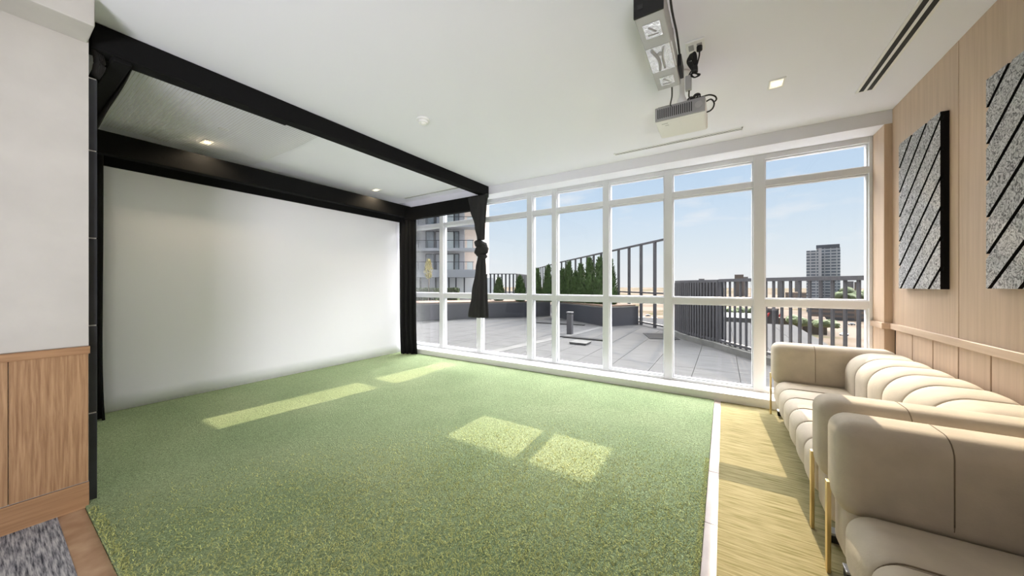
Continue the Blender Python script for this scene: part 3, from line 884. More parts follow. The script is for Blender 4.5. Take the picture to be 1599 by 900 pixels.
def make_sofa(ys0, ys1, label):
    """ys0..ys1: outer sides; front faces -X, back stands along the oak wall"""
    aw = 0.245
    t = thing('sofa', label, 'sofa', (0.87, (ys0 + ys1) / 2, 0.003), None)
    ia, ib = ys0 + aw, ys1 - aw
    nch = 6
    seams = [ia + (ib - ia) * k / nch for k in range(nch + 1)]
    ys = []
    for k in range(nch):
        a, b = seams[k], seams[k + 1]
        ys += [a + (b - a) * f for f in (0, 0.012, 0.03, 0.06, 0.12, 0.22, 0.36, 0.5, 0.64, 0.78, 0.88, 0.94, 0.97, 0.988)]
    ys.append(seams[-1])
    def inset(y):
        d = min(abs(y - s) for s in seams)
        w = (ib - ia) / nch / 2
        f = min(1, d / w)
        return 0.016 * (1 - f) ** 3 + 0.008 * math.exp(-(d / 0.005) ** 2)
    # seat
    bm = NB(); swept(bm, rrect(0.425, 1.12, 0.145, 0.405, (0.07, 0.03, 0.03, 0.10)), ys, inset)
    s_ = obj('seat', bm, M['suede'], t); weighted(s_, 60)
    # back
    bp = rrect(0.93, 1.315, 0.15, 0.75, (0.03, 0.03, 0.05, 0.20), 12)
    bm = NB(); swept(bm, bp, ys, inset)
    b_ = obj('backrest', bm, M['suede'], t); weighted(b_, 60)
    # seam piping
    for par, prof, nm in ((s_, rrect(0.425, 1.12, 0.145, 0.405, (0.07, 0.03, 0.03, 0.10)), 'seam'), (b_, bp, 'seam')):
        for yv in seams[1:-1]:
            bm = NB()
            cxp = sum(p[0] for p in prof) / len(prof); czp = sum(p[1] for p in prof) / len(prof)
            pts = []
            for p in prof + prof[:1]:
                v = Vector((p[0] - cxp, p[1] - czp)); L_ = v.length; v = v * ((L_ - 0.020) / L_)
                pts.append((cxp + v.x, yv, czp + v.y))
            tube(bm, pts, 0.0028, 6)
            obj(nm, bm, M['seam'], par, True)
    # arms
    for (a, b, side) in ((ys0, ys0 + aw, -1), (ys1 - aw, ys1, 1)):
        bm = NB(); box(bm, 0.418, 1.31, a, b, 0.345, 0.757, 0.075, 6)
        ar = obj('arm', bm, M['suede'], t); weighted(ar, 70)
        bm = NB(); box(bm, 0.445, 1.30, a + 0.012, b - 0.012, 0.125, 0.40, 0.055, 5)
        lw = obj('lower_panel', bm, M['suede'], ar); weighted(lw, 70)
        bm = NB()
        # stitched seam up and over the arm at mid depth
        ring = rrect(a, b, 0.36, 0.757, (0.07, 0.07, 0.075, 0.075), 6)
        ring = [p for p in ring]
        tube(bm, [(0.74, p[0], p[1]) for p in ring + ring[:1]], 0.0022, 6)
        obj('seam', bm, M['seam'], ar, True)
        # gold front leg and rear leg
        yl = b - 0.075 if side < 0 else b - 0.085
        bm = NB(); box(bm, 0.408, 0.424, yl - 0.016, yl + 0.016, 0.003, 0.43, 0.002); obj('leg', bm, M['gold'], t)
        bm = NB(); box(bm, 1.24, 1.256, yl - 0.016, yl + 0.016, 0.003, 0.20, 0.002); obj('leg', bm, M['gold'], t)
    # metal stretchers under the seat with black feet
    bm = NB(); box(bm, 0.50, 1.25, ys0 + 0.10, ys1 - 0.10, 0.125, 0.15, 0.004); obj('base_frame', bm, M['blackpl'], t)
    for yy in (ys0 + 0.10, ys1 - 0.10):
        for xx in (0.52, 1.20):
            bm = NB(); box(bm, xx - 0.05, xx + 0.05, yy - 0.03, yy + 0.03, 0.003, 0.045, 0.006); f = obj('foot', bm, M['blackpl'], t)
            bm = NB(); box(bm, xx - 0.052, xx + 0.052, yy - 0.032, yy + 0.032, 0.045, 0.056, 0.002); obj('foot_cap', bm, M['alu'], f)
            bm = NB(); tube(bm, [(xx, yy, 0.05), (xx, yy, 0.14)], 0.012, 10); obj('foot_stem', bm, M['blackpl'], f)
    return t
sofa = make_sofa(2.30, 4.50, 'beige suede channel-tufted sofa with gold legs standing next to the window')
dup(sofa, (0.87, 3.40 - 2.285, 0.003), 'beige suede sofa nearest the camera, cut by the right and bottom picture edges', None)

# ================================================================== outside: terrace
M['paver'] = mat('grey_paver', (0.066, 0.066, 0.067), 0.8, spec=0.0, var=0.12, vscale=2.5, stretch=(1, 5, 1))
M['paver_l'] = mat('light_grey_paver', (0.09, 0.09, 0.09), 0.8, spec=0.0, var=0.08, vscale=2.5)
M['joint'] = mat('paver_joint', (0.035, 0.035, 0.036), 0.9, spec=0.0)
M['steel'] = mat('dark_grey_steel', (0.045, 0.045, 0.05), 0.55, spec=0.3)
M['planter'] = mat('charcoal_planter_metal', (0.035, 0.037, 0.045), 0.35, spec=0.4)
M['concrete'] = mat('curb_concrete', (0.10, 0.10, 0.097), 0.85, spec=0.0, var=0.15, vscale=4)
M['soil'] = mat('mulch', (0.10, 0.065, 0.045), 0.95, var=0.4, vscale=25)
M['leaf'] = mat('arborvitae_green', (0.030, 0.055, 0.016), 0.7, spec=0.2, var=0.45, vscale=9)
M['leaf2'] = mat('hedge_green', (0.055, 0.075, 0.03), 0.7, spec=0.2, var=0.4, vscale=5)
M['yleaf'] = mat('yellow_leaves', (0.30, 0.26, 0.09), 0.7, spec=0.2)
M['bark'] = mat('pale_bark', (0.20, 0.16, 0.13), 0.9)

EDGE_RAIL = [(2.9, 4.9), (2.25, 5.45), (1.62, 6.05), (1.08, 6.68), (0.58, 7.35), (0.17, 7.98), (-0.06, 8.38)]
EDGE_CURVE = [(-0.10, 8.46), (-0.40, 8.83), (-0.68, 9.22), (-0.92, 9.66), (-1.09, 10.15), (-1.16, 10.7)]
EDGE_FENCE = [(-1.30, 10.72), (-3.75, 13.5), (-8.5, 18.9), (-13.2, 24.9)]
bm = NB()
prism(bm, [(-60, YG + 0.115), (3.05, YG + 0.115)] + [(x + 0.10, y + 0.08) for x, y in EDGE_RAIL[1:] + EDGE_CURVE] + [(x + 0.10, y + 0.10) for x, y in EDGE_FENCE] + [(-22.0, 36.0), (-32, 60), (-60, 60)], -0.9, -0.012)
struct('terrace_slab', bm, M['joint'])
bm = NB()
for i in range(-14, 4):
    for j in range(0, 9):
        xa = -0.40 + 0.6 * i; ya = 4.975 + 1.2 * j
        if ya > 13.5 or xa < -9.5: continue
        box(bm, xa + 0.004, xa + 0.596, ya + 0.003, ya + 1.197, -0.02, 0.0)
struct('terrace_pavers', bm, M['paver'])

# light band set in the paving and dark channel
bm = NB()
p0, p1 = Vector((-4.06, 5.27, 0)), Vector((-2.95, 12.0, 0))
prism(bm, [(-4.10, 5.2), (-3.86, 5.2), (-3.35, 8.6), (-3.20, 10.6), (-3.38, 10.6), (-3.56, 8.6)], 0.001, 0.006)
struct('trim_9', bm, M['paver_l'])
bm = NB()
box(bm, -3.56, -2.3, 7.95, 8.12, 0.001, 0.03); struct('trim_10', bm, M['joint'])
bm = NB()
box(bm, -5.6, -3.9, 10.55, 10.66, 0.001, 0.03, 0, 2, 0.12); struct('trim_11', bm, M['joint'])
t = thing('access_cover', 'pale square access cover lying on the terrace by the bollard light', 'access cover', (-2.78, 7.36, 0))
bm = NB(); box(bm, -2.97, -2.59, 7.18, 7.54, 0.0, 0.03, 0.004); obj('base', bm, M['steel'], t)
bm = NB(); box(bm, -2.98, -2.58, 7.17, 7.55, 0.03, 0.05, 0.006); obj('lid', bm, M['paver_l'], t)
bm = NB(); box(bm, -1.75, -1.05, 9.0, 10.0, 0.001, 0.012, 0, 2, 0.35)
tag(obj('drain_grate', bm, M['joint']), 'flat dark drain grate in the terrace in front of the fence', 'drain grate')

t = thing('bollard_light', 'short black bollard light on the terrace before the planter', 'bollard light', (-3.56, 8.63, 0))
bm = NB(); box(bm, -3.63, -3.49, 8.56, 8.70, 0, 0.53, 0.006); obj('post', bm, M['steel'], t)
bm = NB(); box(bm, -3.64, -3.48, 8.55, 8.71, 0.56, 0.61, 0.006); obj('cap', bm, M['steel'], t)
bm = NB(); box(bm, -3.61, -3.51, 8.58, 8.68, 0.53, 0.56); obj('lens', bm, M['paver_l'], t)

# planters
def planter(label, poly, h, name='planter_box'):
    t = thing(name, label, 'planter', (sum(p[0] for p in poly) / len(poly), sum(p[1] for p in poly) / len(poly), 0))
    bm = NB(); prism(bm, poly, 0, h); obj('wall', bm, M['planter'], t)
    cx = sum(p[0] for p in poly) / len(poly); cy = sum(p[1] for p in poly) / len(poly)
    bm = NB(); prism(bm, [(cx + (p[0] - cx) * 1.004, cy + (p[1] - cy) * 1.004) for p in poly], h - 0.03, h + 0.008); obj('rim', bm, M['concrete'], t)
    bm = NB(); prism(bm, [(cx + (p[0] - cx) * 0.95, cy + (p[1] - cy) * 0.95) for p in poly], h + 0.004, h + 0.05); obj('soil', bm, M['soil'], t)
    return t
PH = 0.62
planter('long charcoal planter running away on the left side of the terrace', [(-10.5, 7.8), (-6.35, 13.2), (-7.6, 14.3), (-11.8, 8.9)], PH)
planter('charcoal planter with the row of evergreens beside the steel fence', [(-6.2, 13.15), (-5.65, 12.6), (-3.30, 10.85), (-3.10, 10.9), (-2.45, 11.95), (-5.2, 14.6)], PH)

def leafy(bm, n, size, sample, rr):
    for _ in range(n):
        p, up = sample()
        a = Vector((rr.uniform(-1, 1), rr.uniform(-1, 1), rr.uniform(-0.3, 0.3)))
        a.normalize()
        s_ = size * rr.uniform(0.6, 1.3)
        u = (up + Vector((rr.uniform(-.35, .35), rr.uniform(-.35, .35), rr.uniform(-.2, .2)))).normalized()
        q = [p - a * s_ * 0.3, p + a * s_ * 0.3, p + a * s_ * 0.12 + u * s_ * 1.5, p - a * s_ * 0.12 + u * s_ * 1.5]
        bm.faces.new([bm.verts.new(v) for v in q])

def evergreen(px, ytop, d, half, label, seed):
    rr = random.Random(seed)
    top = at(px, ytop, d)
    x, y, zb, h = top.x, top.y, PH + 0.03, top.z - PH - 0.03
    t = thing('evergreen_shrub', label, 'shrub', (x, y, zb), 'row of evergreens in the planter')
    bm = NB(); tube(bm, [(x, y, zb), (x, y, zb + h * 0.9)], [0.03, 0.006], 8); obj('stem', bm, M['bark'], t)
    def rad(f):
        return half * (min(1, (f + 0.12) / 0.3)) ** 0.5 * (1 - f) ** 0.62 + 0.01
    bm = NB()
    lathe(bm, (x, y, zb), [(rad(f) * 0.75, f * h) for f in (0.01, 0.1, 0.25, 0.45, 0.65, 0.85, 0.97)], 14)
    def smp():
        f = rr.random() ** 1.2; a = rr.uniform(0, 2 * math.pi)
        r_ = rad(f) * rr.uniform(0.72, 1.0)
        return Vector((x + r_ * math.cos(a), y + r_ * math.sin(a), zb + f * h * 0.96)), Vector((math.cos(a) * 0.45, math.sin(a) * 0.45, 1))
    leafy(bm, 900, 0.07, smp, rr)
    obj('foliage', bm, M['leaf'], t, fixn=False)
EV = [(779, 434, 14.5, 0.26), (812, 431, 14.2, 0.28), (838, 419, 14.0, 0.27), (856, 414, 13.8, 0.27), (878, 419, 13.6, 0.28), (888, 408, 13.4, 0.28), (899, 424, 13.1, 0.26), (907, 412, 12.9, 0.28), (921, 402, 12.5, 0.30), (936, 401, 12.1, 0.30), (953, 405, 11.8, 0.30)]
EVL = ['small rounded evergreen just right of the knotted curtain, set apart from the row', 'low evergreen at the left end of the planter row', 'slim evergreen seen through the narrow window bay, left of two',
       'slim evergreen seen through the narrow window bay, right of two', 'shorter evergreen behind the bollard light at the left of its pane', 'pointed evergreen directly above the bollard light',
       'low evergreen filling the dip between two pointed neighbours', 'middle evergreen of the wide pane, right of the bollard light', 'tall pointed evergreen second from the fence end of the wide pane',
       'tallest evergreen at the right side of the bollard pane', 'last evergreen at the fence end, partly hidden by the white mullion']
for i, (a, b, c, d_) in enumerate(EV):
    evergreen(a, b, c, d_, EVL[i], 40 + i)

# tall diagonal steel fence
def railing(name, label, pts, z0, z1, pitch, bw, bd, mid=(), groupn=None, cat='fence', skip_first=False):
    t = thing(name, label, cat, (pts[0][0], pts[0][1], z0))
    P = [Vector((p[0], p[1])) for p in pts]
    for zc, hh, nm in [(z1 - 0.03, 0.06, 'top_rail')] + [(m_, 0.05, 'rail') for m_ in mid]:
        bm = NB()
        for a, b in zip(P[:-1], P[1:]):
            d = b - a; ang = math.atan2(d.y, d.x); c = (a + b) / 2
            box(bm, c.x - d.length / 2 - 0.01, c.x + d.length / 2 + 0.01, c.y - 0.03, c.y + 0.03, zc - hh / 2, zc + hh / 2, 0, 2, ang)
        obj(nm, bm, M['steel'], t)
    # bars
    s0 = 0.0; cnt = 0
    extra = NB(); nx = 0
    for a, b in zip(P[:-1], P[1:]):
        d = b - a; L_ = d.length; ang = math.atan2(d.y, d.x); s_ = s0
        while s_ < L_:
            c = a + d * (s_ / L_)
            if cnt < 100:
                bm = NB(); box(bm, c.x - bw / 2, c.x + bw / 2, c.y - bd / 2, c.y + bd / 2, z0, z1 - 0.06, 0, 2, ang); obj('bar', bm, M['steel'], t)
            else:
                box(extra, c.x - bw / 2, c.x + bw / 2, c.y - bd / 2, c.y + bd / 2, z0, z1 - 0.06, 0, 2, ang); nx += 1
            cnt += 1; s_ += pitch
        s0 = s_ - L_
    if nx:
        o = obj('bar', extra, M['steel'], t); o['kind'] = 'stuff'
    else:
        extra.free()
    return t
railing('steel_fence', 'tall dark steel bar fence running diagonally behind the evergreens', [(-1.30, 10.72), (-3.75, 13.5), (-8.5, 18.9), (-13.2, 24.9)], 0.0, 2.74, 0.80, 0.085, 0.07, mid=(1.09, 0.10))
railing('far_railing', 'low grey railing far behind the small rounded evergreen', [tuple(at(760, 440, 30).xy), tuple(at(806, 440, 30).xy), tuple(at(826, 440, 34).xy)], -0.012, 2.35, 0.34, 0.14, 0.08, cat='railing')

# curved parapet railing on the right
PATH = [(2.9, 4.9), (2.25, 5.45), (1.62, 6.05), (1.08, 6.68), (0.58, 7.35), (0.17, 7.98), (-0.06, 8.38)]
railing('parapet_railing', 'dark vertical bar railing along the right edge of the terrace', PATH, 0.12, 1.47, 0.158, 0.035, 0.028, mid=(0.17,), cat='railing')
CURVE = [(-0.10, 8.46), (-0.40, 8.83), (-0.68, 9.22), (-0.92, 9.66), (-1.09, 10.15), (-1.16, 10.7)]
t = railing('curved_railing', 'dark curved railing with a solid screen behind its bars at the terrace corner', CURVE, 0.12, 1.46, 0.10, 0.05, 0.08, mid=(0.17,), cat='railing')
bm = NB()
for a, b in zip(CURVE[:-1], CURVE[1:]):
    a, b = Vector(a), Vector(b); d = b - a; c = (a + b) / 2
    off = Vector((d.y, -d.x)).normalized() * -0.10
    off = off if off.y > 0 else -off
    box(bm, c.x + off.x - d.length / 2 - 0.03, c.x + off.x + d.length / 2 + 0.03, c.y + off.y - 0.01, c.y + off.y + 0.01, 0.15, 1.42, 0, 2, math.atan2(d.y, d.x))
obj('solid_screen', bm, M['planter'], t)
bm = NB()
for pth in (PATH, CURVE):
    for a, b in zip(pth[:-1], pth[1:]):
        a, b = Vector(a), Vector(b); d = b - a; c = (a + b) / 2
        box(bm, c.x - d.length / 2 - 0.03, c.x + d.length / 2 + 0.03, c.y - 0.12, c.y + 0.12, -0.1, 0.12, 0, 2, math.atan2(d.y, d.x))
struct('terrace_curb', bm, M['concrete'])

# ================================================================== condo tower at left
M['cwall'] = mat('condo_beige_wall', (0.72, 0.61, 0.53), 0.8, var=0.05)
M['cgrey'] = mat('condo_grey_panel', (0.42, 0.42, 0.44), 0.7)
M['cwhite'] = mat('condo_white_base', (0.80, 0.80, 0.79), 0.8)
M['cslab'] = mat('balcony_slab', (0.36, 0.36, 0.37), 0.8)
M['cglass'] = mat('condo_window_glass', (0.22, 0.25, 0.265), 0.15, spec=0.5, var=0.3, vscale=0.5)
M['cpale'] = mat('condo_pale_blind', (0.56, 0.60, 0.59), 0.4)
DB = 44.0
pxm = DB / FPX
O = at(652, 445, DB)
axr = Vector((math.cos(YAW), math.sin(YAW), 0)); axf = Vector((-math.sin(YAW), math.cos(YAW), 0))
def fb(bm, px0_, px1_, py0_, py1_, f0, f1):
    """box on the far facade: picture columns/rows give its width and height at DB, f0..f1 is depth behind the facade"""
    w0, w1 = (px0_ - 652) * pxm, (px1_ - 652) * pxm
    z0, z1 = EYE + (HYP - py1_) * pxm, EYE + (HYP - py0_) * pxm
    V = []
    for w in (w0, w1):
        for f in (f0, f1):
            for z in (z0, z1):
                V.append(bm.verts.new(Vector((O.x, O.y, 0)) + axr * w + axf * f + Vector((0, 0, z))))
    for idx in ((0, 1, 3, 2), (4, 6, 7, 5), (0, 4, 5, 1), (2, 3, 7, 6), (0, 2, 6, 4), (1, 5, 7, 3)):
        bm.faces.new([V[i] for i in idx])
t = thing('condo_building', 'grey and beige condominium block with balconies beyond the terrace on the left', 'building', (O.x, O.y, 0.0))
bm = NB(); fb(bm, 560, 724, 150, 459, 0.5, 14); obj('wall', bm, M['cgrey'], t)
bm = NB(); fb(bm, 724.2, 752, 150, 436, 0.9, 14); obj('side_wall', bm, M['cwall'], t)
bm = NB(); fb(bm, 560, 775, 434, 461.3, -0.6, 0.45); obj('base_wall', bm, M['cwhite'], t)
ROWS = [424, 391.5, 356, 320, 284, 248, 212]
for i, y in enumerate(ROWS):
    bm = NB(); fb(bm, 560, 745, y - 2, y + 2, -1.6, 0.49); obj('balcony_slab', bm, M['cslab'], t)
for i, y in enumerate(ROWS[:-1]):
    yt = ROWS[i + 1] + 5
    for (a, b, mm) in ((600, 618, 'cpale'), (634, 648, 'cglass'), (664, 677, 'cglass'), (679, 687, 'cgrey'), (693, 708, 'cpale'), (709, 716, 'cglass')):
        bm = NB(); fb(bm, a, b, yt, y - 2.2, 0.40, 0.495); w_ = obj('window', bm, M[mm], t)
        bm = NB()
        fb(bm, a - 0.4, a + 0.5, yt, y - 2.2, 0.33, 0.40); fb(bm, b - 0.5, b + 0.4, yt, y - 2.2, 0.33, 0.40); fb(bm, a, b, yt - 0.4, yt + 0.6, 0.33, 0.40)
        obj('window_frame', bm, M['steel'], w_)
    bm = NB(); fb(bm, 728, 737, yt + 12, y - 3, 0.82, 0.895); obj('window', bm, M['cpale'], t)
    bm = NB()
    fb(bm, 560, 742, y - 14, y - 13.2, -1.55, -1.48)
    for k in range(14):
        fb(bm, 562 + k * 13.7, 562.6 + k * 13.7, y - 14, y - 2, -1.55, -1.48)
    obj('balcony_railing', bm, M['steel'], t)
t = thing('entrance_canopy', 'long grey curved canopy on dark posts at the foot of the condominium', 'canopy', tuple(at(690, 445, DB - 4).xy) + (0.0,))
bm = NB(); fb(bm, 600, 752, 425, 434.5, -4.4, -2.2); obj('roof', bm, M['cslab'], t)
for x in (668, 690, 709, 719, 731):
    bm = NB(); fb(bm, x - 0.8, x + 0.8, 434, 461.3, -3.6, -3.4); obj('post', bm, M['steel'], t)

def hedge(label, px0_, px1_, d, zt, depth, seed):
    rr = random.Random(seed)
    a = at(px0_, 445, d); b = at(px1_, 445, d)
    bm = NB()
    ang = math.atan2(b.y - a.y, b.x - a.x); L_ = (b.xy - a.xy).length; c = (a + b) / 2
    box(bm, c.x - L_ / 2, c.x + L_ / 2, c.y - depth / 2, c.y + depth / 2, 0.0, zt - 0.12, 0.06, 3, ang)
    def smp():
        u, v = rr.uniform(-.5, .5) * L_, rr.uniform(-.5, .5) * depth
        z = zt - 0.2 * rr.random() ** 2 - 0.1
        if rr.random() < 0.4: v = -depth / 2; z = rr.uniform(0, zt - 0.1)
        return Vector((c.x + u * math.cos(ang) - v * math.sin(ang), c.y + u * math.sin(ang) + v * math.cos(ang), z)), Vector((0, -0.3, 1))
    leafy(bm, 1500, 0.13, smp, rr)
    o = obj('hedge', bm, M['leaf2'], None, fixn=False)
    tag(o, label, 'hedge')
hedge('clipped green hedge outside the leftmost window pane beyond the planter', 640, 684, 20, 1.06, 1.0, 5)
hedge('clipped green hedge left of the knotted curtain beyond the planter', 693, 716, 20.6, 1.06, 1.0, 6)
# young tree with yellow leaves
rr = random.Random(11)
b0 = at(669, 445, 17.0)
t = thing('young_tree', 'slender young tree with yellow leaves in front of the condominium', 'tree', (b0.x, b0.y, 0))
bm = NB(); tube(bm, [(b0.x, b0.y, 0), (b0.x + 0.03, b0.y, 1.6), (b0.x, b0.y, 2.4)], [0.05, 0.035, 0.012], 8); obj('trunk', bm, M['bark'], t)
bm = NB()
def smp():
    a = rr.uniform(0, 6.28); r_ = 0.24 * math.sqrt(rr.random()); h = rr.uniform(0, 0.95)
    r_ *= math.sin(math.pi * min(0.95, h / 0.95 * 0.8 + 0.15))
    return Vector((b0.x + r_ * math.cos(a), b0.y + r_ * math.sin(a), 1.65 + h)), Vector((0, 0, 1))
leafy(bm, 420, 0.07, smp, rr); obj('crown', bm, M['yleaf'], t, fixn=False)

# ================================================================== city below and beyond
GZ = -26.0
def ground_mat():
    m = bpy.data.materials.new('city_ground')
    N, L = nodes(m)
    b = N['Principled BSDF']; b.inputs['Roughness'].default_value = 0.95; b.inputs['Specular IOR Level'].default_value = 0.0
    t = N.new('ShaderNodeTexCoord')
    n = N.new('ShaderNodeTexNoise'); n.inputs['Scale'].default_value = 0.02; n.inputs['Detail'].default_value = 6
    L.new(t.outputs['Object'], n.inputs['Vector'])
    r = N.new('ShaderNodeValToRGB')
    r.color_ramp.elements[0].position = 0.38; r.color_ramp.elements[0].color = (0.040, 0.048, 0.022, 1)
    r.color_ramp.elements[1].position = 0.56; r.color_ramp.elements[1].color = (0.115, 0.096, 0.080, 1)
    q = r.color_ramp.elements.new(0.46); q.color = (0.085, 0.066, 0.050, 1)
    L.new(n.outputs['Fac'], r.inputs[0]); L.new(r.outputs[0], b.inputs['Base Color'])
    return m
bm = NB(); box(bm, -2500, 2500, 40, 3500, GZ - 1, GZ); struct('city_ground', bm, ground_mat())

def facade_mat(name, wall, glass_, fx, fz, gz=0.45):
    m = bpy.data.materials.new(name)
    N, L = nodes(m)
    b = N['Principled BSDF']; b.inputs['Roughness'].default_value = 0.5
    t = N.new('ShaderNodeTexCoord'); s_ = N.new('ShaderNodeSeparateXYZ'); L.new(t.outputs['Object'], s_.inputs[0])
    def band(src, per, thr):
        a = N.new('ShaderNodeMath'); a.operation = 'DIVIDE'; a.inputs[1].default_value = per; L.new(src, a.inputs[0])
        f = N.new('ShaderNodeMath'); f.operation = 'FRACT'; L.new(a.outputs[0], f.inputs[0])
        c = N.new('ShaderNodeMath'); c.operation = 'GREATER_THAN'; c.inputs[1].default_value = thr; L.new(f.outputs[0], c.inputs[0])
        return c.outputs[0]
    ad = N.new('ShaderNodeMath'); ad.operation = 'ADD'; L.new(s_.outputs['X'], ad.inputs[0]); L.new(s_.outputs['Y'], ad.inputs[1])
    z = band(s_.outputs['Z'], fz, gz); x = band(ad.outputs[0], fx, 0.18)
    mu = N.new('ShaderNodeMath'); mu.operation = 'MULTIPLY'; L.new(z, mu.inputs[0]); L.new(x, mu.inputs[1])
    mx = N.new('ShaderNodeMix'); mx.data_type = 'RGBA'; L.new(mu.outputs[0], mx.inputs['Factor'])
    mx.inputs['A'].default_value = (*wall, 1); mx.inputs['B'].default_value = (*glass_, 1)
    L.new(mx.outputs['Result'], b.inputs['Base Color'])
    return m
M['tower'] = facade_mat('tower_facade', (0.40, 0.41, 0.43), (0.10, 0.12, 0.15), 3.4, 2.95, 0.5)
M['tower_cap'] = mat('tower_crown', (0.10, 0.105, 0.12), 0.6)
M['city_a'] = facade_mat('pale_blocks', (0.22, 0.20, 0.19), (0.11, 0.125, 0.145), 4.0, 3.2)
M['city_b'] = facade_mat('tan_blocks', (0.19, 0.14, 0.11), (0.10, 0.095, 0.095), 5.0, 3.4)
M['roof_w'] = mat('white_membrane_roof', (0.14, 0.14, 0.138), 0.8, spec=0.0, var=0.08, vscale=0.05)
M['hall_roof'] = mat('tan_gravel_roof', (0.085, 0.070, 0.058), 0.9, spec=0.0, var=0.15, vscale=0.1)
M['far_tree'] = mat('far_trees', (0.09, 0.11, 0.05), 0.9, var=0.35, vscale=0.08)

def sight(px):
    """unit vectors along and across the line of sight through a picture column"""
    a = YAW - math.atan((px - CXP) / FPX)
    return a, Vector((-math.sin(a), math.cos(a), 0)), Vector((math.cos(a), math.sin(a), 0))
def far_box(bm, px0_, px1_, ytop, d, f0, f1, z0=None, zt=None):
    """block whose front spans two picture columns, d metres off along the view axis; f0..f1 = depth behind the front"""
    pc = (px0_ + px1_) / 2
    a, fw, ax = sight(pc)
    p = at(pc, ytop, d)
    w = (px1_ - px0_) / FPX * d * math.cos(YAW - a)
    c = p + fw * (f0 + f1) / 2
    box(bm, c.x - w / 2, c.x + w / 2, c.y - (f1 - f0) / 2, c.y + (f1 - f0) / 2, GZ if z0 is None else z0, p.z if zt is None else zt, 0, 2, a)
    return p, c
def tower_block(name, label, px0_, px1_, ytop, d, depth, m, group=None, cat='building'):
    bm = NB(); p, c = far_box(bm, px0_, px1_, ytop, d, 0, depth)
    t = thing(name, label, cat, (c.x, c.y, GZ), group)
    obj('walls', bm, m, t)
    bm = NB(); far_box(bm, px0_ - 0.2, px1_ + 0.2, ytop, d, -0.3, depth, p.z, p.z + 0.6); obj('roof_edge', bm, M['hall_roof'] if m != M['roof_w'] else m, t)
    return t
# main tower: two volumes
DT = 330.0
bm = NB(); p, c = far_box(bm, 1279.5, 1312, 387.5, DT, 0, 26)
t = thing('high_rise_tower', 'tall grey banded high-rise tower standing alone on the skyline', 'building', (c.x, c.y, GZ))
obj('tower_block', bm, M['tower'], t)
bm = NB(); far_box(bm, 1259, 1279, 391, DT, 4, 24); obj('tower_wing', bm, M['tower'], t)
bm = NB(); q, c = far_box(bm, 1274, 1311, 382, DT, 1, 22, p.z); obj('crown', bm, M['tower_cap'], t)
bm = NB(); far_box(bm, 1278, 1283, 388, DT, -1.5, 0); obj('corner_pier', bm, M['cgrey'], t)

CITY = [
 ('distant_tower', 'pale slab block on the skyline above the curved railing, twin roofed', 1147, 1161, 429.5, 800, 25, 'city_b'),
 ('distant_tower', 'low pale rooftop just right of the twin block on the skyline', 1161, 1168, 433, 820, 20, 'city_a'),
 ('distant_tower', 'small pale block on the skyline over the curved solid screen', 1091, 1100, 436, 900, 25, 'city_a'),
 ('distant_tower', 'mid grey block on the skyline in the first gaps right of the wide mullion', 1214, 1225, 436, 620, 30, 'city_a'),
 ('distant_tower', 'slim light tower between railing bars left of the high-rise', 1241, 1247, 438, 560, 14, 'city_a'),
 ('distant_tower', 'broad pale block on the skyline right of the high-rise', 1322, 1333, 440, 760, 30, 'city_a'),
 ('distant_tower', 'grey block on the skyline close to the oak window return', 1334, 1343, 441, 740, 30, 'city_b'),
 ('low_building', 'tan low building at the foot of the high-rise, left side', 1226, 1262, 458, 420, 50, 'city_b'),
 ('low_building', 'long tan low building behind the right railing bars', 1315, 1362, 468, 330, 40, 'city_b'),
 ('low_building', 'pale flat-roofed hall behind the parapet railing, right of the wide mullion', 1208, 1290, 500, 190, 26, 'hall_roof'),
 ('low_building', 'wide white flat roof behind the parapet railing, left of the wide mullion', 1110, 1188, 498, 185, 40, 'roof_w'),
 ('low_building', 'tan strip building under the mid rail right of the high-rise', 1262, 1350, 482, 260, 30, 'city_b'),
]
for nm, lb, a, b, top, d, dp, mm in CITY:
    tower_block(nm, lb, a, b, top, d, dp, M[mm])
# dark shed with two red slanted signs
t = tower_block('dark_shed', 'dark blue shed with two slanted red marks behind the railing', 1197, 1216, 484, 150, 12, M['planter'])
for px in (1199.5, 1218.5):
    p = at(px, 492, 149.5)
    bm = NB()
    V = [p + axr * a_ + Vector((0, 0, b_)) for a_, b_ in ((-0.9, -0.9), (-0.1, -0.9), (0.9, 0.9), (0.1, 0.9))]
    v1 = [bm.verts.new(v) for v in V]; v2 = [bm.verts.new(v + axf * 0.2) for v in V]
    bm.faces.new(v1); bm.faces.new(v2[::-1])
    for k in range(4): bm.faces.new((v1[k], v1[(k + 1) % 4], v2[(k + 1) % 4], v2[k]))
    obj('red_mark', bm, mat('sign_red', (0.42, 0.03, 0.025), 0.6) if 'sign_red' not in bpy.data.materials else bpy.data.materials['sign_red'], t)

def far_tree(px, ytop, d, r_, label, seed):
    rr = random.Random(seed)
    top = at(px, ytop, d)
    t = thing('distant_tree', label, 'tree', (top.x, top.y, GZ), 'distant trees')
    bm = NB(); tube(bm, [(top.x, top.y, GZ), (top.x, top.y, top.z - r_)], 0.35, 6); obj('trunk', bm, M['bark'], t)
    bm = NB()
    for k in range(5):
        m4 = Matrix.Translation((top.x + rr.uniform(-.6, .6) * r_, top.y + rr.uniform(-.6, .6) * r_, top.z - r_ * rr.uniform(0.9, 1.5))) @ Matrix.Diagonal((1, 1, 0.8, 1))
        bmesh.ops.create_icosphere(bm, subdivisions=2, radius=r_ * rr.uniform(0.6, 0.95), matrix=m4)
    for v in bm.verts:
        v.co += Vector((rr.uniform(-.1, .1), rr.uniform(-.1, .1), rr.uniform(-.1, .1))) * r_
    obj('crown', bm, M['far_tree'], t)
k = 0
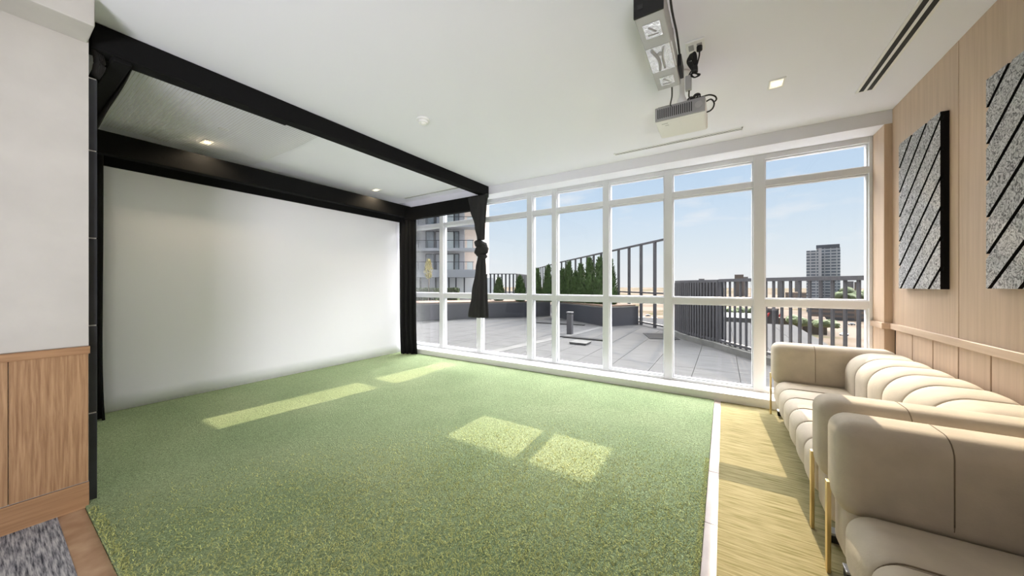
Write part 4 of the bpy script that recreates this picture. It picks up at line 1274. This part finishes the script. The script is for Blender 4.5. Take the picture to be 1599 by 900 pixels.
for (px, yt, d, r_) in ((1317, 452, 290, 6), (1326, 447, 318, 6), (1336, 449, 295, 6), (1346, 447, 325, 6), (1355, 450, 300, 6), (1238, 490, 165, 3), (1252, 492, 176, 3), (1284, 497, 160, 2.5), (1298, 496, 170, 2.5), (1140, 478, 250, 4), (1158, 476, 270, 4), (1174, 478, 255, 4)):
    far_tree(px, yt, d, r_, ['leafy tree beyond the railing, right of the high-rise', 'round tree on the parking area beyond the right railing', 'tree beyond the railing left of the wide mullion'][0 if k < 5 else 1 if k < 9 else 2], 70 + k)
    k += 1

# cars on the lots below
def car(px, py, d, colm, label):
    p = at(px, py, d); z = GZ
    t = thing('parked_car', label, 'car', (p.x, p.y, z), 'cars parked below the terrace')
    a = YAW + 0.2
    bm = NB(); box(bm, p.x - 2.2, p.x + 2.2, p.y - 0.9, p.y + 0.9, z + 0.35, z + 0.95, 0.15, 2, a); obj('body', bm, colm, t)
    bm = NB(); box(bm, p.x - 1.2, p.x + 1.1, p.y - 0.8, p.y + 0.8, z + 0.95, z + 1.5, 0.25, 2, a); obj('cabin', bm, M['cglass'], t)
    bm = NB()
    for sx_ in (-1.35, 1.35):
        for sy_ in (-0.85, 0.85):
            q = Matrix.Rotation(a, 3, 'Z') @ Vector((sx_, sy_, 0))
            lathe(bm, (p.x + q.x, p.y + q.y - 0.1, z + 0.34), [(0.34, 0), (0.34, 0.2)], 12, 'Y')
    obj('wheel', bm, M['blackpl'], t)
dz = (EYE - GZ) * FPX
for i, (px, py) in enumerate(((1002, 497), (1012, 494), (1022, 498), (1228, 528), (1306, 512), (1330, 508), (1318, 524))):
    d = dz / (py - HYP)
    car(px, py, d, M['cwhite'] if i % 2 == 0 else M['planter'], 'parked car seen through the steel fence' if i < 3 else 'parked car far below behind the right railing')

# ================================================================== added sun mask high outside, out of view, whose openings shape the sun patches
ZC = 8.0
k = ZC / SUN_E
ox, oy = -SUN_T * k, k
def C(x, y): return (x + ox, y + oy)
OPEN = [  # openings as plan quads in floor coordinates: lower-left, lower-right, upper-right, upper-left
    [(-2.08, 2.15), (-0.76, 2.15), (-0.76, 2.88), (-2.08, 2.88)],
    [(-4.38, 1.13), (-3.96, 1.13), (-3.62, 4.30), (-4.12, 4.30)],
    [(-0.05, -0.3), (1.75, -0.3), (1.75, 4.9), (-0.05, 4.9)],
]
XA, XZ = -6.0, 1.75
bands = [-0.6, -0.3, 1.13, 2.15, 2.88, 4.30, 4.9, 5.2]
bm = NB()
for ya, yb in zip(bands[:-1], bands[1:]):
    cuts = []
    for q in OPEN:
        lo, hi = q[0][1], q[2][1]
        if ya >= lo - 1e-6 and yb <= hi + 1e-6:
            def L_(y): f = (y - lo) / (hi - lo); return q[0][0] + (q[3][0] - q[0][0]) * f
            def R_(y): f = (y - lo) / (hi - lo); return q[1][0] + (q[2][0] - q[1][0]) * f
            cuts.append((L_(ya), R_(ya), L_(yb), R_(yb)))
    cuts.sort()
    x_a, x_b = XA, XA
    for (la, ra, lb, rb) in cuts + [(XZ, XZ, XZ, XZ)]:
        if la - x_a > 1e-4:
            prism(bm, [C(x_a, ya), C(la, ya), C(lb, yb), C(x_b, yb)], ZC - 0.02, ZC + 0.02)
        x_a, x_b = ra, rb
struct('sun_mask_panels', bm, M['cslab'])
bm = NB()
for xx in (XA - 0.2, XZ + 0.05):
    box(bm, xx + ox - 0.1, xx + ox + 0.1, YG + 0.1, 5.2 + oy, ZC + 0.02, ZC + 0.3)
struct('sun_mask_beams', bm, M['steel'])
bm = NB(); box(bm, XB - 1.5, XR + 1.5, YG - 0.2, YG + 0.12, HC + 0.16, ZC + 1.0); struct('wall_outside_upper', bm, M['cwhite'])
